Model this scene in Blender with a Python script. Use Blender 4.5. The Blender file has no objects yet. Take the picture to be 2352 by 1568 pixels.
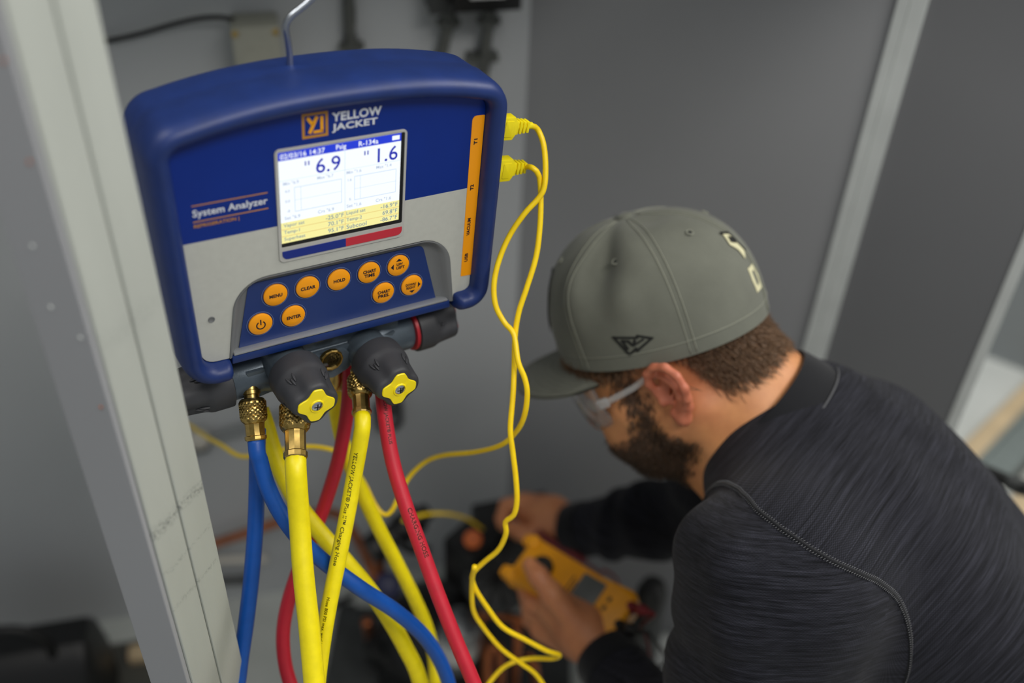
import bpy, bmesh, math, random
import numpy as np
from mathutils import Matrix, Vector
rnd = random.Random(7); nrnd = np.random.default_rng(7)
scene = bpy.context.scene; COL = scene.collection
PI = math.pi

# ------------------------------------------------------------------ camera
W, H, FPX = 2352, 1568, 2287.0
_d = np.array([-132., -2951., -2287.]); _d /= np.linalg.norm(_d)
_Z = -_d; _fw = np.array([0, 0, -1.]); _Y = _fw - _Z*(_fw@_Z); _Y /= np.linalg.norm(_Y)
RC = np.array([np.cross(_Y, _Z), _Y, _Z])          # camera axes -> world
CAM = np.array([0., 0., 1.6])
def ray(px, py): return RC@np.array([(px-W/2)/FPX, -(py-H/2)/FPX, -1.])
def P(px, py, dep): return CAM + ray(px, py)*dep    # where a thing seen there stands, at its own distance
cam_d = bpy.data.cameras.new('camera'); cam = bpy.data.objects.new('camera', cam_d); COL.objects.link(cam)
M = Matrix.Identity(4)
for i in range(3):
    for j in range(3): M[i][j] = RC[i][j]
    M[i][3] = CAM[i]
cam.matrix_world = M
cam_d.sensor_width = 36; cam_d.lens = 36*FPX/W; cam_d.clip_start = .02
cam_d.dof.use_dof = True; cam_d.dof.focus_distance = .765; cam_d.dof.aperture_fstop = 2.2
scene.camera = cam

# ------------------------------------------------------------------ light
wd = bpy.data.worlds.new('world'); scene.world = wd; wd.use_nodes = True
bg = wd.node_tree.nodes['Background']; bg.inputs[0].default_value = (.93, .97, 1, 1); bg.inputs[1].default_value = .27
def area(name, loc, target, sx, sy, e, col=(1, .97, .92)):
    l = bpy.data.lights.new(name, 'AREA'); l.shape = 'RECTANGLE'; l.size = sx; l.size_y = sy; l.energy = e; l.color = col
    o = bpy.data.objects.new(name, l); COL.objects.link(o); o.location = loc
    o.rotation_euler = (Vector(target)-Vector(loc)).to_track_quat('-Z', 'Y').to_euler()
    return o
area('ceiling_lamp_front', (.95, -.35, 2.75), (.2, .6, .9), 1.2, .5, 25)
area('ceiling_lamp_outside', (1.55, 1.75, 2.85), (1.0, 1.4, 0), 1.2, .6, 27)
area('ceiling_lamp_side', (1.75, 1.10, 2.60), (.3, .7, .9), 1.0, .4, 20)
area('fill_lamp_left', (-.75, .2, 2.8), (-.3, .9, .5), 1.2, .3, 13)  # added fill for the left wall and floor, no known fixture
vs = scene.view_settings
scene.display_settings.display_device = 'sRGB'
vs.view_transform = 'Standard'; vs.look = 'None'; vs.gamma = 1; vs.use_curve_mapping = False; vs.exposure = 0

# ------------------------------------------------------------------ materials
def lin(h):
    h = h.lstrip('#'); c = [int(h[i:i+2], 16)/255 for i in (0, 2, 4)]
    return tuple(x/12.92 if x <= .04045 else ((x+.055)/1.055)**2.4 for x in c)
class N:
    """small node-tree writer"""
    def __init__(s, name):
        s.m = bpy.data.materials.new(name); s.m.use_nodes = True; s.t = s.m.node_tree
        s.b = s.t.nodes['Principled BSDF']
    def n(s, typ, **kw):
        nd = s.t.nodes.new(typ)
        for k, v in kw.items():
            if k.startswith('_'): setattr(nd, k[1:], v)
            else: nd.inputs[k].default_value = v
        return nd
    def l(s, a, b): s.t.links.new(a, b)
    def coord(s, kind='Object'): return s.n('ShaderNodeTexCoord').outputs[kind]
    def mapping(s, src, scale=(1, 1, 1), rot=(0, 0, 0), loc=(0, 0, 0)):
        m = s.n('ShaderNodeMapping'); m.inputs['Scale'].default_value = scale; m.inputs['Rotation'].default_value = rot
        m.inputs['Location'].default_value = loc
        s.l(src, m.inputs['Vector']); return m.outputs[0]
    def noise(s, src, scale, detail=3, rough=.5):
        n = s.n('ShaderNodeTexNoise'); n.inputs['Scale'].default_value = scale; n.inputs['Detail'].default_value = detail
        n.inputs['Roughness'].default_value = rough; s.l(src, n.inputs['Vector']); return n.outputs['Fac']
    def ramp(s, src, stops):
        r = s.n('ShaderNodeValToRGB'); e = r.color_ramp.elements
        while len(e) < len(stops): e.new(.5)
        for el, (p, c) in zip(e, stops): el.position = p; el.color = (*c, 1) if len(c) == 3 else c
        s.l(src, r.inputs['Fac']); return r.outputs['Color']
    def math(s, op, a, b=None, clamp=False):
        m = s.n('ShaderNodeMath'); m.operation = op; m.use_clamp = clamp
        for i, x in enumerate((a, b)):
            if x is None: continue
            if isinstance(x, (int, float)): m.inputs[i].default_value = x
            else: s.l(x, m.inputs[i])
        return m.outputs[0]
    def mix(s, fac, a, b, mode='MIX'):
        m = s.n('ShaderNodeMix'); m.data_type = 'RGBA'; m.blend_type = mode
        for sock, x in ((m.inputs['Factor'], fac), (m.inputs['A'], a), (m.inputs['B'], b)):
            if isinstance(x, (int, float)): sock.default_value = x
            elif isinstance(x, tuple): sock.default_value = (*x[:3], 1)
            else: s.l(x, sock)
        for o in m.outputs:
            if o.type == 'RGBA': return o
    def bump(s, h, strength, dist=.001):
        b = s.n('ShaderNodeBump'); b.inputs['Strength'].default_value = strength; b.inputs['Distance'].default_value = dist
        s.l(h, b.inputs['Height']); s.l(b.outputs[0], s.b.inputs['Normal'])
    def set(s, **kw):
        for k, v in kw.items():
            i = s.b.inputs[k.replace('_', ' ')]
            if hasattr(v, 'links') or hasattr(v, 'is_linked'): s.l(v, i)
            else: i.default_value = (*v, 1) if isinstance(v, tuple) and len(v) == 3 else v
def simple(name, col, rough=.5, metal=0., var=.0, vscale=40, bump=0., bscale=400, bdist=.0004, coat=0., spec=.5):
    k = N(name); c = lin(col)
    if var or bump: co = k.coord()
    if var:
        f = k.noise(co, vscale, 4)
        col_o = k.ramp(f, [(.3, tuple(x*(1-var) for x in c)), (.7, tuple(min(1, x*(1+var)) for x in c))])
        k.l(col_o, k.b.inputs['Base Color'])
    else: k.set(Base_Color=c)
    k.set(Roughness=rough, Metallic=metal, Coat_Weight=coat, Specular_IOR_Level=spec)
    if bump: k.bump(k.noise(co, bscale, 3), bump, bdist)
    return k.m
def emit(name, col, s=1.):
    k = N(name); k.set(Base_Color=(0.01, .01, .01), Roughness=.4); c = lin(col)
    k.b.inputs['Emission Color'].default_value = (*c, 1); k.b.inputs['Emission Strength'].default_value = s
    return k.m
MT = {}
MT['blue_rubber'] = simple('blue_rubber', '#142c66', .45, var=.10, vscale=60, bump=.15, bscale=900, spec=.5)
MT['blue_panel'] = simple('blue_panel', '#00287f', .35, var=.03, spec=.3)
MT['blue_plastic'] = simple('blue_plastic', '#16306c', .4)
MT['grey_panel'] = simple('grey_panel', '#b9bab2', .5, var=.03, vscale=200)
MT['grey_recess'] = simple('grey_recess', '#6c6e6f', .5)
MT['silver'] = simple('silver_trim', '#a9acb0', .35, .6)
MT['bezel'] = simple('bezel_grey', '#b3b2ad', .45)
MT['black'] = simple('black_plastic', '#0c0c0d', .45)
MT['orange'] = simple('orange_key', '#ffa300', .4)
MT['gold_print'] = simple('gold_print', '#c08522', .45)
MT['gold_bright'] = simple('gold_print_bright', '#f5a800', .45)
MT['white_print'] = simple('white_print', '#d8dce4', .5)
MT['navy_print'] = simple('navy_print', '#060a24', .5)
MT['grey_print'] = simple('grey_print', '#5d6f9d', .5)
MT['red_print'] = simple('red_print', '#c02a3a', .45)
MT['blue_print'] = simple('blue_print', '#0a2580', .45)
MT['black_print'] = simple('black_print', '#1a1606', .6)
MT['scr_white'] = emit('screen_white', '#f4faff', 1.05)
MT['scr_blue'] = emit('screen_blue', '#1236d8', .95)
MT['scr_yellow'] = emit('screen_yellow', '#fbf3a2', .98)
MT['scr_digit'] = emit('screen_digit', '#0a22c0', .8)
MT['scr_faint'] = emit('screen_faint', '#aebdd6', 1.0)
MT['scr_line'] = emit('screen_line', '#c3d7ee', 1.0)
MT['scr_ylw_text'] = emit('screen_yellow_text', '#6f8ea8', .9)
MT['scr_ylw_line'] = emit('screen_yellow_line', '#e8c574', .95)
MT['manifold'] = simple('manifold_paint', '#56616b', .34, .3, var=.12, vscale=80, bump=.2, bscale=700)
MT['knob'] = simple('knob_rubber', '#37383c', .55, var=.08, vscale=90, bump=.1, bscale=1500)
MT['cap_yellow'] = simple('yellow_cap', '#ffe60a', .35)
MT['cap_red'] = simple('red_cap', '#b0202c', .4)
MT['steel'] = simple('bright_steel', '#cfd2d6', .22, 1.)
MT['zinc'] = simple('zinc_wire', '#a8adb5', .25, 1., var=.1)
MT['brass'] = simple('brass', '#c2a460', .3, 1., var=.12, vscale=300)
MT['brass_dark'] = simple('brass_dark', '#2c200c', .4, .6)
MT['glass_dark'] = simple('sight_glass_dark', '#12100a', .08, 0, coat=1.)
def rubber(name, c): return simple(name, c, .42, var=.06, vscale=120, bump=.12, bscale=700, bdist=.0003)
MT['hose_yellow'] = rubber('hose_yellow', '#f3e005'); MT['hose_red'] = rubber('hose_red', '#c01f33'); MT['hose_blue'] = rubber('hose_blue', '#0c50a8')
MT['cable_yellow'] = rubber('cable_yellow', '#ffd60c'); MT['plug_yellow'] = rubber('plug_yellow', '#f7e310')
MT['copper'] = simple('copper', '#b06a45', .35, .9, var=.25, vscale=30)
MT['skin_dummy'] = None
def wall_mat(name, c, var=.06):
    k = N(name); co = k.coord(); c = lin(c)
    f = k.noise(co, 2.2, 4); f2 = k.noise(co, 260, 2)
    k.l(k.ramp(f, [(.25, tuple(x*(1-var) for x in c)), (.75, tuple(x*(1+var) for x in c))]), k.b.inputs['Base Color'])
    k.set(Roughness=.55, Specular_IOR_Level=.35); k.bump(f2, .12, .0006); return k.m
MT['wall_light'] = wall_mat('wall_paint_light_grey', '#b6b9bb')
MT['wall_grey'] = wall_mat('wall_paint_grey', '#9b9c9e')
MT['wall_far'] = wall_mat('wall_paint_far', '#8f9496')
MT['strip_white'] = simple('strip_white', '#cfd3d0', .45, var=.06, vscale=20)
k = N('concrete'); co = k.coord(); f = k.noise(co, 5, 6, .6)
k.l(k.ramp(f, [(.3, lin('#adb2ae')), (.7, lin('#c0c4c0'))]), k.b.inputs['Base Color']); k.set(Roughness=.6); k.bump(k.noise(co, 120, 3), .2, .001)
MT['concrete'] = k.m
k = N('floor_white'); co = k.coord(); f = k.noise(co, 4, 5, .6)
k.l(k.ramp(f, [(.3, lin('#c2c6c2')), (.7, lin('#d3d7d4'))]), k.b.inputs['Base Color']); k.set(Roughness=.5)
MT['floor_white'] = k.m
# painted timber with drips, scuffs and faint grain: marks keep their own place on the board
def post_mat():
    k = N('painted_timber'); co = k.coord(); c = lin('#aeb2ab')
    sep = k.n('ShaderNodeSeparateXYZ'); k.l(co, sep.inputs[0])
    f = k.noise(k.mapping(co, (8, 8, 2)), 3, 4)
    base = k.ramp(f, [(.25, tuple(x*.93 for x in c)), (.75, tuple(min(1, x*1.05) for x in c))])
    rough = k.noise(co, 420, 4, .7)
    for z0, wd_, st, sl in ((1.082, .0075, .9, .25), (1.041, .0030, .42, .3), (1.003, .0032, .5, .35), (1.243, .012, .2, .1)):
        t = k.math('ADD', sep.outputs['Z'], k.math('MULTIPLY', sep.outputs['X'], sl))
        t = k.math('ADD', t, k.math('MULTIPLY', k.noise(co, 60, 3), .012))
        g = k.math('ABSOLUTE', k.math('SUBTRACT', t, z0 + .006))
        g = k.math('SUBTRACT', 1., k.math('DIVIDE', g, wd_), True)
        g = k.math('MULTIPLY', g, k.math('MULTIPLY', k.math('SUBTRACT', rough, .46, True), 6., True))
        g = k.math('MULTIPLY', g, st, True)
        base = k.mix(g, base, lin('#54585a'))
    k.l(base, k.b.inputs['Base Color']); k.set(Roughness=.42)
    k.bump(k.noise(k.mapping(co, (1, 1, .35)), 330, 4, .7), .35, .0007); return k.m
MT['post'] = post_mat()
MT['post_shade_grey'] = wall_mat('post_side_shade', '#9a9b9e')  # side turned from the light: its shade is in this darker grey

# ------------------------------------------------------------------ mesh helpers
ROOT = {}
def tag(o, label=None, cat=None, group=None, kind=None):
    for k, v in (('label', label), ('category', cat), ('group', group), ('kind', kind)):
        if v: o[k] = v
    return o
def empty(name, label, cat, M4=None, loc=None, group=None):
    o = bpy.data.objects.new(name, None); COL.objects.link(o); o.empty_display_size = .02
    if M4 is None: M4 = Matrix.Translation(Vector([float(x) for x in loc]))
    o.matrix_world = M4; ROOT[o] = np.array(M4.inverted()); return tag(o, label, cat, group)
def mk(name, vf, mat, parent=None, local=False, smooth=True, angle=.7, bevel=0., seg=2, label=None, recalc=True, origin=None):
    """one mesh object; world-space vertices are taken into the space of the thing they belong to"""
    v, f = vf; v = np.asarray(v, float)
    off = None
    if parent is not None:
        A = ROOT[parent]
        if not local: v = v@A[:3, :3].T + A[:3, 3]
    elif origin is not None: off = np.asarray(origin, float); v = v-off
    me = bpy.data.meshes.new(name); me.from_pydata(v.tolist(), [], [tuple(int(i) for i in q) for q in f])
    if recalc or bevel:
        bm = bmesh.new(); bm.from_mesh(me)
        bmesh.ops.recalc_face_normals(bm, faces=bm.faces)
        if bevel:
            es = [e for e in bm.edges if len(e.link_faces) == 2 and e.calc_face_angle(0) > .6]
            bmesh.ops.bevel(bm, geom=es, offset=bevel, segments=seg, profile=.5, affect='EDGES', clamp_overlap=True)
        bm.to_mesh(me); bm.free()
    if smooth: me.shade_smooth(); me.set_sharp_from_angle(angle=angle)
    me.materials.append(MT[mat] if isinstance(mat, str) else mat)
    o = bpy.data.objects.new(name, me); COL.objects.link(o)
    if parent is not None: o.parent = parent; ROOT[o] = ROOT[parent]
    elif off is not None: o.location = off
    if label: o['label'] = label
    return o
def join(*parts):
    V = []; F = []; n = 0
    for v, f in parts:
        v = np.asarray(v, float); V.append(v); F += [tuple(i+n for i in q) for q in f]; n += len(v)
    return np.concatenate(V), F
def xf(vf, A, t=(0, 0, 0)): return np.asarray(vf[0], float)@np.asarray(A).T + np.asarray(t), vf[1]
def box(x0, x1, y0, y1, z0, z1):
    v = [(x, y, z) for x in (x0, x1) for y in (y0, y1) for z in (z0, z1)]
    return np.array(v, float), [(0, 1, 3, 2), (4, 6, 7, 5), (0, 4, 5, 1), (2, 3, 7, 6), (0, 2, 6, 4), (1, 5, 7, 3)]
def frame(z):
    z = np.asarray(z, float); z = z/np.linalg.norm(z); a = np.array([0, 0, 1.]) if abs(z[2]) < .9 else np.array([1., 0, 0])
    x = np.cross(a, z); x /= np.linalg.norm(x); return np.stack([x, np.cross(z, x), z], 1)
def lathe(prof, n=32, a=None, axis=None, lobe=None):
    """profile (r, h) turned about +z or about `axis` from point a"""
    V = []; F = []
    th = np.arange(n)*2*PI/n
    for i, (r, h) in enumerate(prof):
        rr = np.full(n, r) if lobe is None else r*lobe(th, i, h)
        V.append(np.stack([rr*np.cos(th), rr*np.sin(th), np.full(n, h)], 1))
    V = np.concatenate(V); m = len(prof)
    for i in range(m-1):
        for j in range(n): F.append((i*n+j, i*n+(j+1) % n, (i+1)*n+(j+1) % n, (i+1)*n+j))
    F.append(tuple(range(n))[::-1]); F.append(tuple((m-1)*n+j for j in range(n)))
    if axis is not None: V = V@frame(axis).T
    if a is not None: V = V+np.asarray(a)
    return V, F
def spline(pts, step=.004):
    pts = np.asarray(pts, float); p = np.concatenate([[2*pts[0]-pts[1]], pts, [2*pts[-1]-pts[-2]]]); out = []
    for i in range(1, len(p)-2):
        a, b, c, d = p[i-1:i+3]; n = max(2, int(np.linalg.norm(c-b)/step))
        t = (np.arange(n)/n)[:, None]
        out.append(.5*((2*b)+(-a+c)*t+(2*a-5*b+4*c-d)*t*t+(-a+3*b-3*c+d)*t**3))
    out.append(pts[-1:]); return np.concatenate(out)
def tube(path, r, n=16, cap=True):
    path = np.asarray(path, float); m = len(path); r = np.broadcast_to(np.asarray(r, float), (m,))
    T = np.gradient(path, axis=0); T /= np.linalg.norm(T, axis=1)[:, None]+1e-12
    x = frame(T[0])[:, 0]; V = []; th = np.arange(n)*2*PI/n
    for i in range(m):
        x = x-T[i]*(x@T[i]); x /= np.linalg.norm(x); y = np.cross(T[i], x)
        V.append(path[i]+r[i]*(np.cos(th)[:, None]*x+np.sin(th)[:, None]*y))
    F = [(i*n+j, i*n+(j+1) % n, (i+1)*n+(j+1) % n, (i+1)*n+j) for i in range(m-1) for j in range(n)]
    if cap: F += [tuple(range(n))[::-1], tuple((m-1)*n+j for j in range(n))]
    return np.concatenate(V), F
def prism(poly, z0, z1):
    poly = np.asarray(poly, float); n = len(poly)
    V = np.concatenate([np.c_[poly, np.full(n, z0)], np.c_[poly, np.full(n, z1)]])
    return V, [tuple(range(n))[::-1], tuple(range(n, 2*n))]+[(i, (i+1) % n, n+(i+1) % n, n+i) for i in range(n)]
def round_poly(pts, rad, n=8, closed=True):
    pts = [np.asarray(p, float) for p in pts]; N_ = len(pts); out = []
    for i, p in enumerate(pts):
        r = rad[i] if hasattr(rad, '__len__') else rad
        if (not closed and i in (0, N_-1)) or r <= 0: out.append(p); continue
        a = pts[i-1]-p; b = pts[(i+1) % N_]-p; a /= np.linalg.norm(a); b /= np.linalg.norm(b)
        ang = math.acos(max(-1, min(1, a@b))); t = r/math.tan(ang/2); bis = (a+b)/np.linalg.norm(a+b); c = p+bis*(r/math.sin(ang/2))
        s0 = p+a*t-c; s1 = p+b*t-c; a0 = math.atan2(s0[1], s0[0]); da = math.atan2(s1[1], s1[0])-a0
        da = (da+PI) % (2*PI)-PI
        out += [c+r*np.array([math.cos(a0+da*q/n), math.sin(a0+da*q/n)]) for q in range(n+1)]
    return np.array(out)
def loft(rings, closed=True, caps=False):
    n = len(rings[0]); V = np.concatenate(rings); F = []
    for i in range(len(rings)-1):
        for j in range(n if closed else n-1): F.append((i*n+j, i*n+(j+1) % n, (i+1)*n+(j+1) % n, (i+1)*n+j))
    if caps: F += [tuple(range(n))[::-1], tuple((len(rings)-1)*n+j for j in range(n))]
    return V, F
def bar2(p, q, w, z0, z1):
    p = np.asarray(p, float); q = np.asarray(q, float); d = q-p; d /= np.linalg.norm(d); n = np.array([-d[1], d[0]])*w/2
    return prism([p-n, q-n, q+n, p+n], z0, z1)
def ring2(c, r0, r1, z0, z1, n=40, a0=0, a1=2*PI):
    full = abs(a1-a0-2*PI) < 1e-6; th = np.linspace(a0, a1, n+1)
    c = np.asarray(c, float); cs = np.stack([np.cos(th), np.sin(th)], 1)
    rings = [np.c_[c+cs*r, np.full(n+1, z)] for r, z in ((r0, z0), (r1, z0), (r1, z1), (r0, z1), (r0, z0))]
    return loft(rings, closed=False)
_txt = {}
def text_mesh(s, bold=0.):
    key = (s, bold)
    if key in _txt: return _txt[key]
    cu = bpy.data.curves.new('t', 'FONT'); cu.body = s; cu.size = 1; cu.resolution_u = 3; cu.offset = bold; cu.space_character = 1+bold*1.5
    o = bpy.data.objects.new('t', cu); COL.objects.link(o); bpy.context.view_layer.update()
    me = bpy.data.meshes.new_from_object(o.evaluated_get(bpy.context.evaluated_depsgraph_get()))
    v = np.array([x.co for x in me.vertices]); f = [tuple(p.vertices) for p in me.polygons]
    bpy.data.objects.remove(o); bpy.data.curves.remove(cu); bpy.data.meshes.remove(me)
    lo = v.min(0); hi = v.max(0); v = (v-lo)/(hi[0]-lo[0]); _txt[key] = (v[:, :2], f, (hi[1]-lo[1])/(hi[0]-lo[0])); return _txt[key]
def text(s, cx, cy, w, z, h=None, bold=.012, rot=0., align='C', shear=0., thick=.00015):
    """lettering fitted to width w (and height h), centred on cx, cy, lying at height z; thin raised print"""
    v, f, asp = text_mesh(s, bold); v = v.copy(); hh = h if h else w*asp
    v[:, 1] *= hh/asp; v[:, 0] *= w
    v[:, 0] -= {'C': w/2, 'L': 0, 'R': w}[align]; v[:, 1] -= hh/2; v[:, 0] += shear*v[:, 1]
    c, s_ = math.cos(rot), math.sin(rot); v = v@np.array([[c, s_], [-s_, c]])+np.array([cx, cy])
    return np.c_[v, np.full(len(v), z+thick)], f
def text_h(s, cx, cy, h, z, align='C', **kw):
    v, f, asp = text_mesh(s, kw.get('bold', .012)); return text(s, cx, cy, h/asp, z, h, align=align, **kw)

# ------------------------------------------------------------------ implicit surfaces (bodies, cloth)
def caps(a, b, ra, rb=None, k=.012): return ('c', np.asarray(a, float), np.asarray(b, float), ra, ra if rb is None else rb, k)
def ell(c, r, R=None, k=.012, sub=False): return ('s' if sub else 'e', np.asarray(c, float), np.asarray(r, float), np.eye(3) if R is None else np.asarray(R, float), 0, k)
def _bound(p):
    if p[0] == 'c': c = (p[1]+p[2])/2; return c, np.linalg.norm(p[1]-p[2])/2+max(p[3], p[4])
    return p[1], p[2].max()
def _eval(p, X):
    if p[0] == 'c':
        a, b = p[1], p[2]; ab = b-a; t = np.clip(((X-a)@ab)/(ab@ab+1e-12), 0, 1)
        return np.linalg.norm(X-a-t[..., None]*ab, axis=-1)-(p[3]+t*(p[4]-p[3]))
    q = (X-p[1])@p[3]; k0 = np.linalg.norm(q/p[2], axis=-1); k1 = np.linalg.norm(q/p[2]**2, axis=-1)+1e-9
    return k0*(k0-1)/k1
def sdf(prims, X):
    D = np.full(X.shape[:-1], .08)
    for p in prims:
        d = _eval(p, X); k = p[5]
        if p[0] == 's':
            d = -d; h = np.clip(.5-.5*(D-d)/k, 0, 1); D = D*(1-h)+d*h+k*h*(1-h)
        else:
            h = np.clip(.5+.5*(D-d)/k, 0, 1); D = D*(1-h)+d*h-k*h*(1-h)
    return D
def nets(prims, h, B=40, extra=None):
    """surface nets over sparse blocks"""
    bs = [_bound(p) for p in prims if p[0] != 's']; lo = np.min([c-r for c, r in bs], 0)-4*h; hi = np.max([c+r for c, r in bs], 0)+4*h
    n = np.ceil((hi-lo)/h).astype(int)+1; nb = -(-n//B)
    def aabb(p): return (np.minimum(p[1], p[2])-max(p[3], p[4])-p[5]-.085, np.maximum(p[1], p[2])+max(p[3], p[4])+p[5]+.085) if p[0] == 'c' else (p[1]-p[2].max()-p[5]-.085, p[1]+p[2].max()+p[5]+.085)
    bound = [aabb(p) for p in prims]
    ids = []; pos = []; quads = []
    def gid(i, j, k_): return (i*4096+j)*4096+k_
    for bi in np.ndindex(*nb):
        o = np.array(bi)*B; c = lo+(o+B/2)*h; rad = B*h*.87+2*h
        b0_ = lo+o*h; b1_ = b0_+(B+1)*h; pr = [p for p, (l_, h_) in zip(prims, bound) if (l_ < b1_).all() and (h_ > b0_).all()]
        if not any((l_+p[5]+.085 < b1_).all() and (h_-p[5]-.085 > b0_).all() for p, (l_, h_) in zip(prims, bound) if p[0] != 's'): continue
        if not [p for p in pr if p[0] != 's']: continue
        g = np.stack(np.meshgrid(*[lo[a]+(o[a]+np.arange(B+2))*h for a in range(3)], indexing='ij'), -1)
        D = sdf(pr, g)
        if extra is not None: D = extra(D, g)
        s = D < 0
        if s.all() or not s.any(): continue
        C8 = sum(s[i:i+B+1, j:j+B+1, k_:k_+B+1].astype(np.int8) for i in (0, 1) for j in (0, 1) for k_ in (0, 1))
        act = (C8 > 0) & (C8 < 8); act[B] = False; act[:, B] = False; act[:, :, B] = False
        I = np.argwhere(act)
        if len(I):
            acc = np.zeros((len(I), 3)); cnt = np.zeros(len(I))
            for a in range(3):
                o1, o2 = [x for x in range(3) if x != a]
                for u in (0, 1):
                    for v in (0, 1):
                        p0 = I.copy(); p0[:, o1] += u; p0[:, o2] += v; p1 = p0.copy(); p1[:, a] += 1
                        d0 = D[tuple(p0.T)]; d1 = D[tuple(p1.T)]; m = (d0 < 0) != (d1 < 0)
                        t = np.where(m, d0/(d0-d1+1e-20), 0); q = p0.astype(float); q[:, a] += t
                        acc[m] += q[m]; cnt[m] += 1
            pos.append(lo+(acc/cnt[:, None]+o)*h); G = I+o; ids.append(gid(G[:, 0], G[:, 1], G[:, 2]))
        for a in range(3):
            o1, o2 = [(1, 2), (2, 0), (0, 1)][a]
            sl0 = [slice(0, B)]*3; sl1 = [slice(0, B)]*3; sl1[a] = slice(1, B+1)
            s0 = s[tuple(sl0)]; s1 = s[tuple(sl1)]
            for fl in (False, True):
                E_ = np.argwhere((s0 & ~s1) if not fl else (~s0 & s1))
                if not len(E_): continue
                E_ = E_+o; q = []
                for du, dv in ((0, 0), (-1, 0), (-1, -1), (0, -1)):
                    e = E_.copy(); e[:, o1] += du; e[:, o2] += dv; q.append(gid(e[:, 0], e[:, 1], e[:, 2]))
                q = np.stack(q, 1); quads.append(q[:, ::-1] if fl else q)
    ids = np.concatenate(ids); pos = np.concatenate(pos); q = np.concatenate(quads)
    od = np.argsort(ids); ids = ids[od]; pos = pos[od]
    qi = np.searchsorted(ids, q); qi = np.clip(qi, 0, len(ids)-1); ok = (ids[qi] == q).all(1)
    return pos, qi[ok]
def mesh_fast(name, V, F, mat, parent):
    A = ROOT[parent]; V = V@A[:3, :3].T+A[:3, 3]
    me = bpy.data.meshes.new(name); me.vertices.add(len(V)); me.vertices.foreach_set('co', V.astype(np.float32).ravel())
    me.loops.add(F.size); me.loops.foreach_set('vertex_index', F.astype(np.int32).ravel())
    me.polygons.add(len(F)); me.polygons.foreach_set('loop_start', np.arange(len(F), dtype=np.int32)*4)
    me.update(calc_edges=True); me.validate(); me.shade_smooth()
    me.materials.append(mat if not isinstance(mat, str) else MT[mat])
    o = bpy.data.objects.new(name, me); COL.objects.link(o); o.parent = parent; ROOT[o] = ROOT[parent]; return o
def relax(V, F, n=2, lam=.5):
    for _ in range(n):
        S = np.zeros_like(V); c = np.zeros(len(V))
        for i in range(4):
            np.add.at(S, F[:, i], V[F[:, (i+1) % 4]]); np.add.at(c, F[:, i], 1)
            np.add.at(S, F[:, i], V[F[:, i-1]]); np.add.at(c, F[:, i], 1)
        V = V+lam*(S/np.maximum(c, 1)[:, None]-V)
    return V

# ================================================================== STRUCTURE
def slab(name, xy, z0, z1, mat, kind='structure'):
    o = mk(name, prism(xy, z0, z1), mat, smooth=False); return tag(o, kind=kind)
CORNER = np.array([.005, 1.35])
dl = np.array([-.966, -.26]); dl /= np.linalg.norm(dl); dr = np.array([.876, -.48]); dr /= np.linalg.norm(dr)
nl = np.array([-dl[1], dl[0]]); nl = nl if nl[1] > 0 else -nl; nr = np.array([-dr[1], dr[0]]); nr = nr if nr[1] > 0 else -nr
def wl(s, off=0.): return CORNER+dl*s-nl*off           # along the left back wall, off = out into the room
def wr(s, off=0.): return CORNER+dr*s-nr*off
slab('floor', [(-2.6, -1.2), (1.6, -1.2), wr(.62), wr(0), wr(0, -.09)+[0, .5], (-2.6, 3.2)], -.05, 0, 'concrete')
slab('floor', [(1.6, -1.2), (2.9, -1.2), (2.9, 3.2), (-2.6, 3.2), wr(0, -.09)+[0, .5], wr(0), wr(.62)], -.05, 0, 'floor_white')
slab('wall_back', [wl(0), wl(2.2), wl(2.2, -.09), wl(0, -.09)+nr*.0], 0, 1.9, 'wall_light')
XE = .677                                               # end of the right wall
MT['wall_grey_shade'] = wall_mat('wall_grey_shade_tone', '#747577')  # shade on the wall beyond the strip, put into the colour
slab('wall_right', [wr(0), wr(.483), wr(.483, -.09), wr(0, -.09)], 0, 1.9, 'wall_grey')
slab('wall_right', [wr(.4832), wr(XE), wr(XE, -.09), wr(.4832, -.09)], 0, 1.9, 'wall_grey_shade')
far0 = np.array([.35, 2.74]); fd = np.array([.815, -.58]); fd /= np.linalg.norm(fd); fn = np.array([-fd[1], fd[0]])
slab('wall_far', [far0, far0+fd*2.4, far0+fd*2.4+fn*.1, far0+fn*.1], 0, 2.6, 'wall_far')
slab('shade_slab', [wl(0), wl(2.0), wl(2.0, .66), (-.16, .72), wr(.40, .26), wr(XE-.02, .32), wr(XE-.02)], 1.54, 1.575, 'wall_light')  # unseen slab added to throw shade on the upper walls
# white strip on the right wall and the white end board
s0 = .483
tr = mk('trim_1', join(prism([wr(s0-.0165, .0003), wr(s0-.002, .0003), wr(s0-.003, .007), wr(s0-.0155, .007)], 0, 1.27),
                       prism([wr(s0-.002, .0003), wr(s0+.0165, .0003), wr(s0+.0155, .005), wr(s0-.002, .005)], 0, 1.27),
                       prism([wr(s0-.0165, .0003), wr(s0-.002, .0003), wr(s0-.003, .007), wr(s0-.0155, .007)], 1.2715, 1.89),
                       prism([wr(s0-.002, .0003), wr(s0+.0165, .0003), wr(s0+.0155, .005), wr(s0-.002, .005)], 1.2715, 1.89)), 'strip_white', smooth=False); tag(tr, kind='structure')
tr = mk('trim_2', prism([wr(XE+.0003, .002), wr(XE+.014, .002), wr(XE+.014, -.092), wr(XE+.0003, -.092)], 0, 1.9), 'strip_white', smooth=False); tag(tr, kind='structure')

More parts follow.
